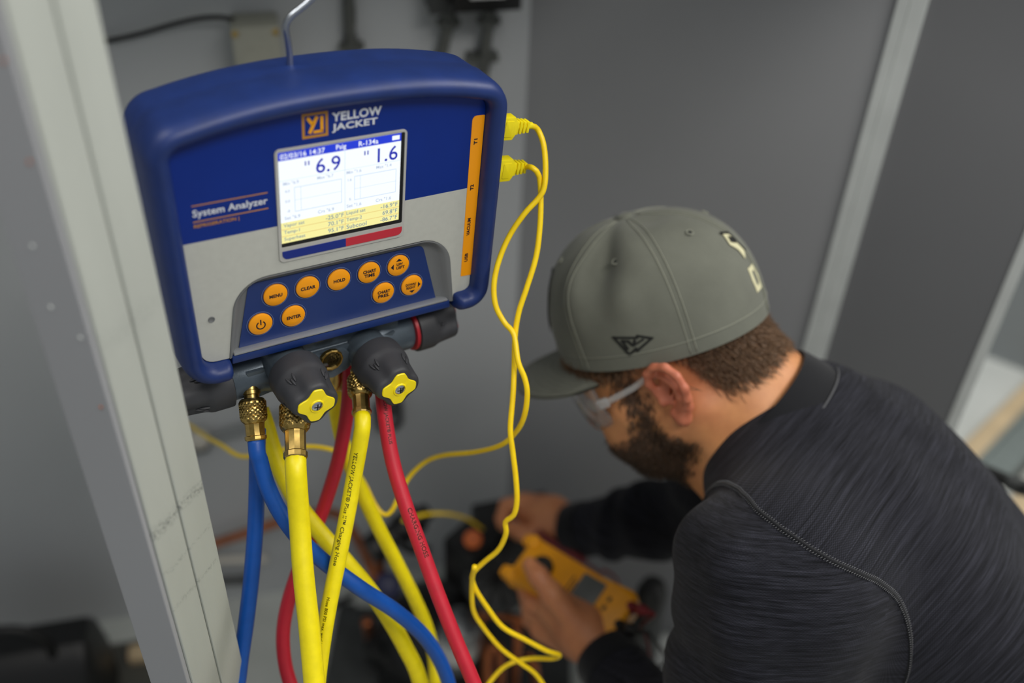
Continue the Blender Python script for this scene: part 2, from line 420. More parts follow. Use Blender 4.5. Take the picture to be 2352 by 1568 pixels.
# ------------------------------------------------------------------ the painted post at the left
pe = np.array([-.2138, .490]); pn = np.array([.95, -.3]); pn /= np.linalg.norm(pn); pt = np.array([-pn[1], pn[0]])*-1    # pt: from right edge to near-left edge
pw = None
kx = -.532
pw = (kx*pe[1]-pe[0])/(pt[0]-kx*pt[1]); pc = pe+pt*pw          # near-left edge lies on its own sight line
sd = -pn; ks = -.600; ss = (ks*pc[1]-pc[0])/(sd[0]-ks*sd[1])
post = empty('wooden_post', 'off-white painted timber post of two boards, scuffed, at left beside the blue analyzer', 'post', loc=(pe[0], pe[1], 0))
g = .0007
for i in range(2):
    a = pe+pt*(pw*(i/2)+(g if i else 0)); b = pe+pt*(pw*((i+1)/2)-(0 if i else g))
    mk('board', prism([a, b, b+sd*ss*.9, a+sd*ss*.9], 0.002, 2.3), 'post', post, bevel=.0012, smooth=False)
mk('side_strip', prism([pc+pt*.0002-pn*.0015, pc+pt*.0042-pn*.0015, pc+pt*.0042+sd*ss, pc+pt*.0002+sd*ss], 0.002, 2.3), 'post_shade_grey', post, bevel=.0008, smooth=False, label='grey painted side of the post')
for (x, y) in ((8, 140), (68, 372), (117, 705), (185, 775), (232, 935), (75, 565)):
    r = ray(x, y); o_ = np.r_[pc+pt*.0042, 0]; n3 = np.r_[pt, 0]; t = ((o_-CAM)@n3)/(r@n3); q = CAM+r*t
    mk('nail_head', join(lathe([(.0006, 0), (.0009, .0003), (.0007, .0007), (.0002, .0008)], 10, q-n3*.0001, n3),
        lathe([(.0014, 0), (.0012, .00025), (.0007, .0002)], 9, q-n3*.0001, n3)), MT['strip_white'] if x % 2 else MT['copper'], post)

# ================================================================== ANALYZER
Rd = np.array([[0.83604917,  0.06157281,  0.54518857], [0.54515357,  0.01884901, -0.83812428], [-0.06188194,  0.9979246, -0.01780794]])
Td = np.array([-.12722, .62075, 1.22954]); S = 1.06      # where it hangs, and its size
MD = Matrix.Identity(4)
for i in range(3):
    for j in range(3): MD[i][j] = Rd[i][j]*S
    MD[i][3] = Td[i]
def DV(x, y, z): return Td+S*Rd@np.array([x, y, z], float)
def DP(px, py, z):
    r = ray(px, py); n = Rd[:, 2]; s = ((Td-CAM)@n+z*S)/(r@n); return CAM+r*s
def DL(px, py, z): return Rd.T@(DP(px, py, z)-Td)/S
an = empty('refrigerant_analyzer', 'blue and grey handheld refrigerant analyzer with lit screen hanging from a wire hook', 'meter', MD)
def dm(name, vf, mat, parent=None, **kw): return mk(name, vf, mat, parent or an, local=True, **kw)
YB = -.0985
def outline(closed, n=28):
    xs = np.linspace(-.1065, .1045, n); arch = [(x, .0800-.0125*(abs(x)/.1085)**2.3) for x in xs]
    pts = [(-.1035, YB), (-.1110, .0675)]+arch[1:-1]+[(.1088, .0675), (.1078, YB+.0075)]
    rad = [.010, .009]+[0]*(len(arch)-2)+[.009, .0055]
    if not closed: pts = [(-.0890, YB)]+pts+[(.0985, YB+.0075)]; rad = [0]+rad+[0]
    return pts, rad
pts, rad = outline(False)
path = round_poly(pts, rad, 8, closed=False)
T2 = np.gradient(path, axis=0); T2 /= np.linalg.norm(T2, axis=1)[:, None]; N2 = np.stack([-T2[:, 1], T2[:, 0]], 1)
sec = [(0, -.003), (.0001, .004), (.0014, .0085), (.0040, .0112), (.0072, .0118), (.0105, .0105), (.0130, .0072), (.0142, .0030), (.0146, -.002),
       (.0148, -.0200), (.0138, -.0225), (.0136, -.030), (.0130, -.047), (.0115, -.0535), (.008, -.0575), (.003, -.0585), (0, -.0585)]
sec = np.array(sec)
rings = [np.c_[path[i]+N2[i]*sec[:, :1], sec[:, 1]] for i in range(len(path))]
# round off the two free ends
def endcap(i, sgn):
    out = []
    for t in (.3, .65, .9, 1.):
        c = np.array([.0070, -.022]); s2 = c+(sec-c)*(1-.28*t*t)
        out.append(np.c_[path[i]+sgn*T2[i]*.005*math.sin(t*PI/2)+N2[i]*s2[:, :1], s2[:, 1]])
    return out
rings = endcap(0, -1)[::-1]+rings+endcap(-1, 1)
boot = dm('rubber_boot', loft(rings, closed=True, caps=True), 'blue_rubber', angle=1.2)
pts, rad = outline(True)
body = round_poly(pts, rad, 6); body = body-.0003*np.sign(body)
dm('housing', prism(body, -.0565, -.0062), 'blue_plastic')
def clip(poly, y, keep_above):
    out = []; n = len(poly)
    for i in range(n):
        p, q = poly[i], poly[(i+1) % n]; a = (p[1] >= y) == keep_above; b = (q[1] >= y) == keep_above
        if a: out.append(p)
        if a != b: t = (y-p[1])/(q[1]-p[1]); out.append(p+(q-p)*t)
    return np.array(out)
dm('face_panel', prism(clip(body, -.0005, True), -.006, 0), 'blue_panel', smooth=False, label='dark blue upper half of the front')
low = clip(body, -.0005, False)
# recess for the keypad cut out of the grey lower half
ro = round_poly([(-.0845, YB+.0003), (-.0765, -.0372), (.0855, -.0372), (.0935, YB+.0003)], [0, .026, .026, 0], 10, closed=False)
ri = round_poly([(-.0765, YB+.0003), (-.0660, -.0442), (.0670, -.0442), (.0815, YB+.0003)], [0, .006, .006, 0], 10, closed=False)
left = [p for p in low if p[0] < 0]; right = [p for p in low if p[0] >= 0]
left = sorted(left, key=lambda p: -p[1]); right = sorted(right, key=lambda p: p[1])
yb = YB+.0003
left = [p for p in left if not (p[1] < yb+1e-4 and p[0] > -.0850)]; right = [p for p in right if not (p[1] < yb+1e-4 and p[0] < .0940)]
def _order(l, up):   # walk along the outline
    return l
dm('lower_panel', prism(left+list(ro)+right, -.006, 0), 'grey_panel', smooth=False, label='light grey lower half of the front')
prof = [(0., .0006), (.12, .0008), (.25, 0), (.4, -.002), (.6, -.0040), (.8, -.0050), (1., -.0052)]
dm('keypad_recess', loft([np.c_[ro*(1-t)+ri*t, np.full(len(ro), z)] for t, z in prof], closed=False), 'grey_recess', recalc=False)
kp = dm('keypad', prism(list(ri), -.0062, -.0046), 'blue_plastic', smooth=False)
dm('trim_line', join(prism([(-.0815, -.0968), (.0890, -.0968), (.0885, -.0950), (-.0810, -.0950)], -.006, .0010)), 'silver', bevel=.0006)
dm('lower_lip', prism([(-.083, -.1040), (.0915, -.1040), (.0905, -.0972), (-.0825, -.0972)], -.045, .0006), 'blue_plastic', bevel=.001)
dm('rivet', lathe([(.0024, 0), (.0022, .0006), (.0014, .0002), (.0005, .0001)], 16, (-.0942, -.0620, 0), (0, 0, 1)), 'grey_recess')
# keys
keys = [('MENU', -.0477, -.0571), ('CLEAR', -.0240, -.0569), ('HOLD', -.0003, -.0568), ('CHART|TIME', .0233, -.0567), ('UP', .0469, -.0565),
        ('PWR', -.0596, -.0786), ('ENTER', -.0353, -.0787), ('CHART|PRES.', .0352, -.0778), ('DOWN', .0588, -.0772)]
z0 = -.0046
for nm, x, y in keys:
    k_ = dm('key', lathe([(.0086, z0), (.0086, z0+.0011), (.0081, z0+.0015), (.004, z0+.0017), (.0005, z0+.00175)], 40, (x, y, 0), (0, 0, 1)), 'orange')
    dm('key_ring', ring2((x, y), .00955, .00995, z0, z0+.0003), 'grey_print', k_, recalc=True)
    zt = z0+.0018; tx = []
    if nm == 'PWR':
        tx = [ring2((x, y-.0004), .0026, .0035, zt-.0003, zt, 30, PI*.5+.55, PI*2.5-.55), bar2((x, y-.0002), (x, y+.0042), .0009, zt-.0003, zt)]
    elif nm == 'UP':
        tx = [prism([(x-.0024, y+.0042), (x+.0024, y+.0042), (x, y+.0064)], zt-.0003, zt), prism([(x-.0042, y-.0024), (x-.0042, y+.0024), (x-.0064, y)], zt-.0003, zt),
              text('UP/', x+.0006, y+.0016, .0050, zt, .0024, bold=.03), text('LEFT', x+.0014, y-.0013, .0066, zt, .0024, bold=.03)]
    elif nm == 'DOWN':
        tx = [prism([(x-.0024, y-.0040), (x+.0024, y-.0040), (x, y-.0062)], zt-.0003, zt), prism([(x+.0048, y-.0024), (x+.0048, y+.0024), (x+.0070, y)], zt-.0003, zt),
              text('DOWN/', x-.0012, y+.0016, .0086, zt, .0024, bold=.03), text('RIGHT', x-.0010, y-.0012, .0076, zt, .0024, bold=.03)]
    elif '|' in nm:
        a, b = nm.split('|'); tx = [text(a, x, y+.0017, .0102, zt, .0028, bold=.035), text(b, x, y-.0018, .0082 if b == 'TIME' else .0092, zt, .0028, bold=.035)]
    else: tx = [text(nm, x, y, {'MENU': .0094, 'CLEAR': .0110, 'HOLD': .0088, 'ENTER': .0106}[nm], zt, .0028, bold=.035)]
    dm('key_lettering', join(*tx), 'navy_print', k_, smooth=False)
# yellow strip
ys = dm('port_strip', prism(round_poly([(.0990, -.0772), (.0984, .0558), (.1083, .0552), (.1079, -.0778)], [.001, .0035, .0005, .0005], 5), 0, .0003), 'orange', smooth=False)
for s_n, y, w in (('T1', .0359, .0046), ('T2', -.0004, .0046), ('VACUUM', -.0336, .0150), ('USB', -.0606, .0076)):
    dm('strip_lettering', text(s_n, .1024, y, w, .0004, .0028, rot=PI/2, bold=.035), 'navy_print', ys, smooth=False)
# brand mark
cx_, cy_ = -.0174, .0672
dm('brand_mark', join(*[prism(q, 0, .0003) for q in ([(cx_-.0087, cy_-.0084), (cx_+.0087, cy_-.0084), (cx_+.0087, cy_-.0068), (cx_-.0087, cy_-.0068)], [(cx_-.0087, cy_+.0068), (cx_+.0087, cy_+.0068), (cx_+.0087, cy_+.0084), (cx_-.0087, cy_+.0084)],
    [(cx_-.0087, cy_-.0068), (cx_-.0071, cy_-.0068), (cx_-.0071, cy_+.0068), (cx_-.0087, cy_+.0068)], [(cx_+.0071, cy_-.0068), (cx_+.0087, cy_-.0068), (cx_+.0087, cy_+.0068), (cx_+.0071, cy_+.0068)])]), 'gold_print', smooth=False, label='gold square frame of the brand mark')
dm('brand_monogram', join(bar2((cx_-.0050, cy_+.0054), (cx_-.0014, cy_+.0004), .0022, 0, .0003), bar2((cx_+.0014, cy_+.0056), (cx_-.0038, cy_-.0052), .0022, 0, .0003),
    bar2((cx_+.0046, cy_+.0054), (cx_+.0046, cy_-.0050), .0020, 0, .0003), bar2((cx_+.0056, cy_-.0047), (cx_-.0012, cy_-.0047), .0018, 0, .0003)), 'gold_bright', smooth=False)
dm('brand_lettering', join(text('YELLOW', .0114, .0706, .0350, .0002, .0062, bold=.035), text('JACKET', .0099, .0630, .0320, .0002, .0062, bold=.035)), 'white_print', smooth=False)
dm('model_lettering', text('System Analyzer', -.0752, .0196, .0484, .0002, .0066, bold=.02), 'white_print', smooth=False)
dm('model_lines', join(box(-.0995, -.0507, .0254, .0260, 0, .0002), box(-.0995, -.0507, .0140, .0146, 0, .0002), text('REFRIGERATION |', -.0993, .0110, .0290, .0002, .0031, align='L', bold=.02)), 'gold_print', smooth=False)
# screen
fr = round_poly([(-.0452, -.0290), (.0480, -.0290), (.0480, .0545), (-.0452, .0545)], .0035, 6)
inn = round_poly([(-.0432, -.0176), (.0462, -.0176), (.0462, .0527), (-.0432, .0527)], .0012, 6)
bz = dm('screen_bezel', loft([np.c_[fr, np.full(len(fr), 0)], np.c_[fr, np.full(len(fr), .0006)], np.c_[fr*.995, np.full(len(fr), .0009)], np.c_[inn, np.full(len(inn), .0009)], np.c_[inn, np.full(len(inn), .0001)]]), 'bezel', recalc=True)
dm('bezel_blue_bar', prism(round_poly([(-.0430, -.0268), (.0030, -.0268), (.0030, -.0204), (-.0430, -.0204)], [.004, .0002, .0002, .0005], 5), .0008, .0012), 'blue_print', bz, smooth=False)
dm('bezel_red_bar', prism(round_poly([(.0030, -.0268), (.0462, -.0268), (.0462, -.0204), (.0030, -.0204)], [.0002, .004, .0005, .0002], 5), .0008, .0012), 'red_print', bz, smooth=False)
dm('screen_well', box(-.0431, .0461, -.0175, .0526, 0.00005, .00025), 'black', bz, smooth=False)
LX, LY, LW, LH = -.0428, .0522, .0864, .0666
def U(u, v): return LX+u*LW, LY-v*LH
def rect(u0, v0, u1, v1, z): (x0, y0), (x1, y1) = U(u0, v0), U(u1, v1); return box(x0, x1, y1, y0, z, z+.00008)
sc_ = dm('screen', rect(0, 0, 1, 1, .00028), 'scr_white', smooth=False, label='lit white display with blue figures')
dm('screen_header', rect(0, 0, 1, .088, .0004), 'scr_blue', sc_, smooth=False)
dm('screen_table', rect(0, .765, 1, 1, .0004), 'scr_yellow', sc_, smooth=False)
zz = .0005
def st(s, u, v, h, align='L', **kw): x, y = U(u, v); return text_h(s, x, y, h, zz, align, **kw)
dm('header_lettering', join(st('02/03/16 14:37', .015, .046, .0036), st('Psig', .455, .048, .0044), st('R-134a', .64, .044, .0036), rect(.922, .02, .985, .066, zz)), 'scr_white', sc_, smooth=False)
for s_n, u in (('6.9', .49), ('1.6', .972)):
    ut = u-.285; dm('big_figures', join(st(s_n, u, .205, .0106, 'R', bold=.006), rect(ut, .132, ut+.010, .178, zz), rect(ut+.026, .132, ut+.036, .178, zz)), 'scr_digit', sc_, smooth=False)
lines = []
for u0, u1 in ((.115, .50), (.605, .965)):
    for r in ((u0, .39, u1, .396), (u0, .655, u1, .661), (u0, .39, u0+.004, .66), (u1-.004, .39, u1, .66), (u0, .53, u1, .533), (u0+.05, .39, u0+.053, .66)): lines.append(rect(*r, zz))
lines += [rect(.525, .09, .528, .765, zz), rect(0, .30, 1, .303, zz)]
dm('chart_lines', join(*lines), 'scr_line', sc_, smooth=False)
dm('small_figures', join(st('Min "6.9', .03, .335, .0024), st('Max "6.7', .30, .335, .0024), st('Min "1.6', .54, .335, .0024), st('Max "1.4', .79, .335, .0024),
    st('Set "6.9', .03, .715, .0026), st('Crs "6.9', .30, .715, .0026), st('Set "1.6', .54, .715, .0026), st('Crs "1.6', .79, .715, .0026), st('4.0', .04, .42, .002), st('0.0', .04, .53, .002), st('-8', .05, .64, .002), st('1.6', .55, .42, .002), st('0.', .56, .64, .002)), 'scr_faint', sc_, smooth=False)
dm('table_figures', join(*[st(s, u, v, .0034, a, bold=0.008) for s, u, v, a in (('Vapor sat', .02, .803, 'L'), ('-25.0°F', .515, .803, 'R'), ('Liquid sat', .538, .803, 'L'), ('-16.9°F', .985, .803, 'R'),
    ('Temp-1', .02, .880, 'L'), ('70.1°F', .515, .880, 'R'), ('Temp-2', .538, .880, 'L'), ('69.8°F', .985, .880, 'R'), ('Superheat', .02, .958, 'L'), ('95.1°F', .515, .958, 'R'), ('Subcool', .538, .958, 'L'), ('-86.7°F', .985, .958, 'R'))]), 'scr_ylw_text', sc_, smooth=False)
dm('table_lines', join(*[rect(0, v, 1, v+.005, zz) for v in (.84, .918)]+[rect(.525, .765, .529, 1, zz)]), 'scr_ylw_line', sc_, smooth=False)
# hook: bent wire, then up to a bracket above the frame
hk = [DL(665, 128, -.036), DL(660, 90, -.036), DL(656, 60, -.036), DL(668, 38, -.036), DL(694, 16, -.036), DL(716, -3, -.036), DL(735, -30, -.036), DL(745, -75, -.036), DL(742, -130, -.036), DL(715, -160, -.036), DL(690, -140, -.036)]
hk = [np.array(hk[0])-[0, .012, 0]]+hk
dm('hook', tube(spline(hk, .002), .0021, 14), 'zinc')
# manifold under the housing
aL = DL(478, 884, -.025); aR = DL(978, 742, -.025); sl = (aR[1]-aL[1])/(aR[0]-aL[0])
def my(x): return aL[1]+sl*(x-aL[0])
def mp(x, dy=0, z=-.025): return np.array([x, my(x)+dy, z])
ax = np.array([1, sl, 0]); ax /= np.linalg.norm(ax)
bar = lathe([(.0150, -.084), (.0165, -.082), (.0165, -.058), (.0185, -.050), (.0165, -.040), (.0160, -.02), (.0160, .02), (.0165, .03), (.0185, .04), (.0165, .048), (.0165, .066), (.0150, .068)], 40, mp(0), ax)
web = prism([(-.062, my(-.06)-.013), (-.02, my(-.02)-.006), (.012, my(.01)-.008), (.03, my(.03)-.013), (.05, my(.05)+.012), (-.07, my(-.07)+.012)], -.024, -.011)
KN = [tuple(DL(725, 928, .043)[:2]), tuple(DL(915, 890, .043)[:2])]
valve = [lathe([(.0165, -.030), (.0165, -.004), (.0150, .003), (.0125, .006)], 36, (x-.001, y-.001, 0), (0, 0, 1)) for x, y in KN]
neck = [lathe([(.012, -.03), (.011, .0), (.0075, .004)], 24, (x, my(x)-.006, z), (0, -1, 0)) for x, z in ((-.0625, -.0245),)]
boss = [prism(round_poly([(-.018, my(-.018)-.008), (-.004, my(0)-.0125), (.010, my(.010)-.007), (.009, my(.009)+.011), (-.020, my(-.02)+.010)], .004, 5), -.025, -.0075)]
dm('manifold_block', join(bar, web, *valve, *boss), 'manifold', bevel=0)
dm('manifold_bracket', box(-.055, .055, -.124, -.101, -.042, -.014), 'manifold', bevel=.003)
# oval recess ring on each end of the bar
for x in (-.063, .054):
    c = mp(x, -.004, -.0088)
    th = np.linspace(0, 2*PI, 40); dm('oval_rib', tube(np.stack([c[0]+.0105*np.cos(th), c[1]+.0065*np.sin(th)+.0015*np.cos(th), c[2]-.0009-.006*np.sin(th)**2], 1), .0009, 8, cap=False), 'manifold')
sg = DL(761, 826, -.006); sg[2] = -.006
s_ = dm('sight_glass', lathe([(.0072, -.004), (.0092, -.002), (.0094, .0008), (.0088, .0018), (.0078, .0016), (.0072, -.0012)], 12, sg, (0, 0, 1)), 'brass', angle=.3)
dm('glass_pane', lathe([(.0076, -.002), (.0076, -.0002), (.002, .0)], 24, sg, (0, 0, 1)), 'glass_dark', s_)
dm('glass_cross', join(bar2(sg[:2]+[-.003, -.001], sg[:2]+[.003, .001], .0006, sg[2]-.0008, sg[2]+.0003), bar2(sg[:2]+[-.001, .003], sg[:2]+[.001, -.003], .0006, sg[2]-.0008, sg[2]+.0003)), 'brass_dark', s_, smooth=False)
# knobs
def knob(base, axis, L=.040, R=.0205, cap='cap_yellow', rot=0., ring=None):
    axis = np.asarray(axis, float); axis /= np.linalg.norm(axis); A = frame(axis)
    c, s = math.cos(rot), math.sin(rot); A = A@np.array([[c, -s, 0], [s, c, 0], [0, 0, 1]])
    prof = [(.90, .0), (.99, .02), (1., .06), (1., .36), (.985, .42), (.95, .47), (.93, .52), (.915, .60), (.895, .72), (.875, .84), (.86, .93), (.82, .975), (.74, 1.)]
    amp = [0, 0, 0, 0, .01, .045, .09, .13, .155, .17, .175, .175, .17]
    def lobe(th, i, h): return 1-amp[i]*(.5-.5*np.cos(4*th))**1.6
    v, f = lathe([(r*R, h*L) for r, h in prof], 96, lobe=lobe)
    body_ = [(v@A.T+base, f)]
    # pinched grooves in each waist
    for q in range(4):
        a0 = q*PI/2+PI/4
        for da, hh in ((-.16, .64), (0., .70), (.16, .64)):
            pts_ = []
            for t in np.linspace(0, 1, 7):
                a = a0+da*(1-.35*t); h = L*(hh-.17*(1-t)); r = R*(.93-.10*min(1, (h/L-.45)/.3))*(1-.13*np.interp(h/L, [.45, .8], [.2, 1]))+.0006
                pts_.append([r*math.cos(a), r*math.sin(a), h])
            body_.append((lambda q_: (q_[0]@A.T+base, q_[1]))(tube(np.array(pts_), [.0003, .0007, .0009, .001, .0009, .0007, .0003], 6)))
    kb = dm('valve_knob', join(*body_), 'knob', angle=.9)
    th = np.arange(96)*2*PI/96; rr = np.minimum(.0139, .0152*(1-.33*np.abs(np.sin(2*th))**1.6))
    o2 = np.stack([rr*np.cos(th), rr*np.sin(th)], 1)
    cp = loft([np.c_[o2*k1, np.full(96, L+z1)] for k1, z1 in ((1., -.0006), (1., .0006), (.97, .0011), (.5, .0014))]+[np.c_[np.stack([np.cos(th), np.sin(th)], 1)*r1, np.full(96, L+z1)] for r1, z1 in ((.0055, .0013), (.0050, .0022), (.0043, .0022), (.0040, .0012))], closed=True, caps=True)
    dm('knob_cap', xf(cp, A, base), cap, kb, angle=.5)
    sp = lathe([(.0041, .0010), (.0041, .0018), (.0032, .0026), (.0010, .0028)], 24)
    slots = [(box(-.0026, .0026, -.0005, .0005, .0018, .00285)), (box(-.0005, .0005, -.0026, .0026, .0018, .00285))]
    dm('screw', xf((sp[0]+[0, 0, L], sp[1]), A, base), 'steel', kb)
    dm('screw_slot', xf((join(*slots)[0]+[0, 0, L], join(*slots)[1]), A, base), 'black', kb, smooth=False)
    if ring: dm('colour_ring', xf(lathe([(.0172, -.0030), (.0184, -.0026), (.0184, .0004), (.0172, .0006)], 40), A, base), ring, kb)
    return kb
knob(np.array([KN[0][0], KN[0][1], .004]), (0, 0, 1), .040, rot=1.45)
knob(np.array([KN[1][0], KN[1][1], .004]), (0, 0, 1), .040, rot=1.5)
knob(mp(-.080, 0), -ax, .042, cap='cap_yellow', rot=.3)
knob(mp(.071, 0), ax, .036, cap='cap_red', rot=.35, ring='cap_red')

# ------------------------------------------------------------------ hoses
def knurl(a, axis, r, L, n=84, m=22, h=.0007):
    th = np.arange(n)*2*PI/n; rings = []
    K = 21
    for i in range(m+1):
        t = i/m; z = t*L; env = r*np.interp(t, [0, .06, .12, .75, .9, 1], [.86, .97, 1, 1, .93, .76])
        ph = z/(2*PI*r/K)*PI
        d = np.abs(np.sin(K*th/2+ph))*np.abs(np.sin(K*th/2-ph)); w = np.interp(t, [0, .1, .14, .8, .9, 1], [0, 0, 1, 1, .4, 0])
        rr = env-h*w+h*1.8*w*np.sqrt(d); rings.append(np.stack([rr*np.cos(th), rr*np.sin(th), np.full(n, z)], 1))
    v, f = loft(rings, caps=True); return v@frame(axis).T+a, f
def coupling(root, p0, axis, rk, lk, rf, lf, neck_l=.0095):
    """port nipple, knurled nut and crimped ferrule, one after the other along axis from p0; returns hose start"""
    ax_ = np.asarray(axis, float); ax_ /= np.linalg.norm(ax_); p = np.asarray(p0, float)
    nip = [(rk*.60, -.006), (rk*.60, neck_l*.25), (rk*.70, neck_l*.3), (rk*.70, neck_l*.6), (rk*.58, neck_l*.66), (rk*.58, neck_l+.006)]
    mk('nipple', lathe(nip, 24, p, ax_), 'brass', root); p = p+ax_*neck_l
    nut = mk('knurled_nut', knurl(p, ax_, rk, lk), 'brass', root, angle=.5)
    mk('nut_mouth', lathe([(rk*.80, .0004), (rk*.79, -.0006), (rk*.62, -.0004), (rk*.56, .0004)], 28, p, ax_), 'brass_dark', nut); p = p+ax_*(lk*.96)
    n6 = 12
    mk('ferrule', lathe([(rf*.92, 0), (rf*1.02, .0012), (rf*.97, .003), (rf*.97, lf*.72), (rf*1.10, lf*.76), (rf*1.10, lf*.92), (rf*.98, lf)], n6, p, ax_), 'brass', root, angle=.3)
    return p+ax_*(lf-.0015)
def ptext(root, s, path, s_from, h, r, side=0., mat='black_print', flip=False, wscale=1.):
    """print wrapped on a hose"""
    r *= 1.045*S; h *= 1.06
    v, f, asp = text_mesh(s, .012); L = h/asp*wscale
    d = np.r_[0, np.cumsum(np.linalg.norm(np.diff(path, axis=0), axis=1))]; T = np.gradient(path, axis=0); T /= np.linalg.norm(T, axis=1)[:, None]
    u = v[:, 0]*L; w = v[:, 1]/asp*h-h/2
    if flip: u = L-u; w = -w
    s_ = s_from+u; p = np.stack([np.interp(s_, d, path[:, i]) for i in range(3)], 1); t = np.stack([np.interp(s_, d, T[:, i]) for i in range(3)], 1)
    n = CAM-p; n -= t*(n*t).sum(1)[:, None]; n /= np.linalg.norm(n, axis=1)[:, None]; b = np.cross(n, t)
    ph = (side+w)/r; V = p+n*(np.cos(ph)*(r+.00012))[:, None]+b*(np.sin(ph)*(r+.00012))[:, None]
    return mk('hose_print', (V, f), mat, root, smooth=False, recalc=False)
HN = [0]
def hose(label, pts, r, mat, coup=None, group=None, start_dir=None):
    pts = [CAM+(np.asarray(p, float)-CAM)*1.045*S for p in pts]; r *= 1.045*S
    root = empty('charging_hose', label, 'hose', loc=pts[-1], group='charging hoses hanging from the analyzer')
    if coup:
        p0, axis, *dims = coup; rk, lk, rf, lf = [x_*S for x_ in dims]
        st_ = coupling(root, p0, axis, rk, lk, rf, lf); ax_ = np.asarray(axis)/np.linalg.norm(axis)
        pts = [st_, st_+ax_*.012]+pts
    e_ = pts[-1]; HN[0] += 1; e_ = e_; sx = (HN[0]-4)*.02*(1 if HN[0] != 3 else -1.2)
    pts += [e_+[.004+sx*.3, .03, -.16], np.array([e_[0]+.02+sx, e_[1]+.09, e_[2]*.42]), np.array([e_[0]+.03+sx, e_[1]+.14, .07]), np.array([e_[0]+.04+sx, e_[1]+.20, r+.002]), np.array([e_[0]+.06+sx, e_[1]+.25, r+.001])]
    path = spline(pts, .004)
    mk('hose_tube', tube(path, r, 20), mat, root, angle=3); return root, path
dn = -Rd[:, 1]; dn = dn/np.linalg.norm(dn)
def toward(a, b): d = np.asarray(b)-np.asarray(a); return d/np.linalg.norm(d)
# blue hose in front, from the left coupling
pA = DP(576, 888, -.013); qA = P(588, 1010, .735*S)
r1, p1 = hose('blue charging hose with brass coupling curving right across the yellow hoses', [P(596, 1055, .705), P(612, 1110, .71), P(640, 1170, .715), P(684, 1232, .72), P(745, 1290, .735), P(830, 1352, .75), P(915, 1408, .775), P(985, 1475, .80), P(1030, 1568, .825), P(1050, 1700, .85)],
     .0060, 'hose_blue', (pA, toward(pA, qA), .0097, .0180, .0073, .0135))
r2, p2 = hose('blue charging hose hanging straight down beside the white post', [P(592, 985, .735), P(591, 1040, .738), P(590, 1120, .74), P(586, 1220, .745), P(577, 1330, .75), P(564, 1440, .755), P(550, 1540, .76), P(540, 1680, .78)], .0060, 'hose_blue')
pC = DP(676, 900, -.002); qC = P(679, 1050, .728*S)
r3, p3 = hose('thick yellow hose in front, from the brass coupling under the left front knob', [P(688, 1200, .70), P(697, 1320, .70), P(710, 1440, .70), P(722, 1568, .70), P(736, 1720, .70)],
     .0075, 'hose_yellow', (pC, toward(pC, qC), .0112, .0225, .0080, .0225))
pD = DP(824, 842, -.004); qD = P(831, 955, .748*S)
r4, p4 = hose('thin yellow hose with black print slanting behind the thick yellow hose', [P(814, 1090, .722), P(798, 1180, .725), P(776, 1290, .725), P(754, 1400, .725), P(738, 1500, .725), P(728, 1590, .725), P(722, 1720, .725)],
     .0059, 'hose_yellow', (pD, toward(pD, qD), .0094, .0185, .0068, .0165))
ptext(r4, 'YELLOW JACKET® Plus II™ Charging Hose', p4, .032, .0042, .0059, side=-.0022, wscale=1.15)
ptext(r4, 'Hose 800 PSI max. working 4000 PSI min. burst', p4, .155, .0032, .0059, side=-.0020, mat='brass_dark')
r5, p5 = hose('red charging hose with black print at right, falling to lower right', [P(874, 850, .735), P(878, 900, .735), P(886, 970, .735), P(902, 1060, .735), P(930, 1155, .735), P(966, 1255, .735), P(1004, 1360, .735), P(1045, 1465, .735), P(1088, 1568, .735), P(1140, 1700, .74)], .0056, 'hose_red')
ptext(r5, 'YELLOW JACKET® PLUS', p5, .018, .0036, .0056, side=.0012); ptext(r5, 'CHARGING HOSE', p5, .115, .0036, .0056, side=.0022, mat='brass_dark')
r6, p6 = hose('red charging hose behind, bowing left behind the thick yellow hose', [P(803, 830, .78), P(802, 890, .78), P(795, 960, .785), P(776, 1060, .79), P(745, 1160, .80), P(716, 1235, .80), P(685, 1310, .80), P(660, 1390, .80), P(650, 1460, .80), P(656, 1530, .80), P(676, 1600, .80), P(700, 1700, .80)], .0056, 'hose_red')
r7, p7 = hose('yellow hose hanging at the back between the two red hoses', [P(766, 840, .80), P(767, 900, .80), P(777, 970, .805), P(797, 1045, .81), P(826, 1120, .82), P(866, 1205, .835), P(910, 1290, .85), P(950, 1370, .87), P(980, 1440, .89), P(997, 1510, .90), P(1000, 1580, .90), P(1000, 1700, .92)], .0061, 'hose_yellow')
r8, p8 = hose('yellow hose with black print starting behind the blue coupling', [P(598, 940, .77), P(610, 975, .77), P(628, 1035, .772), P(652, 1095, .775), P(690, 1165, .78), P(735, 1222, .785), P(790, 1285, .79), P(846, 1352, .80), P(890, 1415, .81), P(930, 1485, .82), P(962, 1555, .83), P(990, 1680, .85)], .0068, 'hose_yellow')
ptext(r8, 'JACKET® PLUS II', p8, .012, .0042, .0066, side=-.001); ptext(r8, 'CHARGING HOSE', p8, .115, .0042, .0066, side=-.002, mat='brass_dark')
# rear port stubs of the manifold
for x, y, z, d_ in ((767, 848, -.05, .012), (803, 842, -.05, .016)):
    a = DL(x, y-14, z); a[2] = -.045
    dm('port_stub', lathe([(.0052, -.012), (.0052, .008), (.0066, .010), (.0066, d_+.008), (.0058, d_+.010)], 18, a, (0, -1, 0)), 'brass')

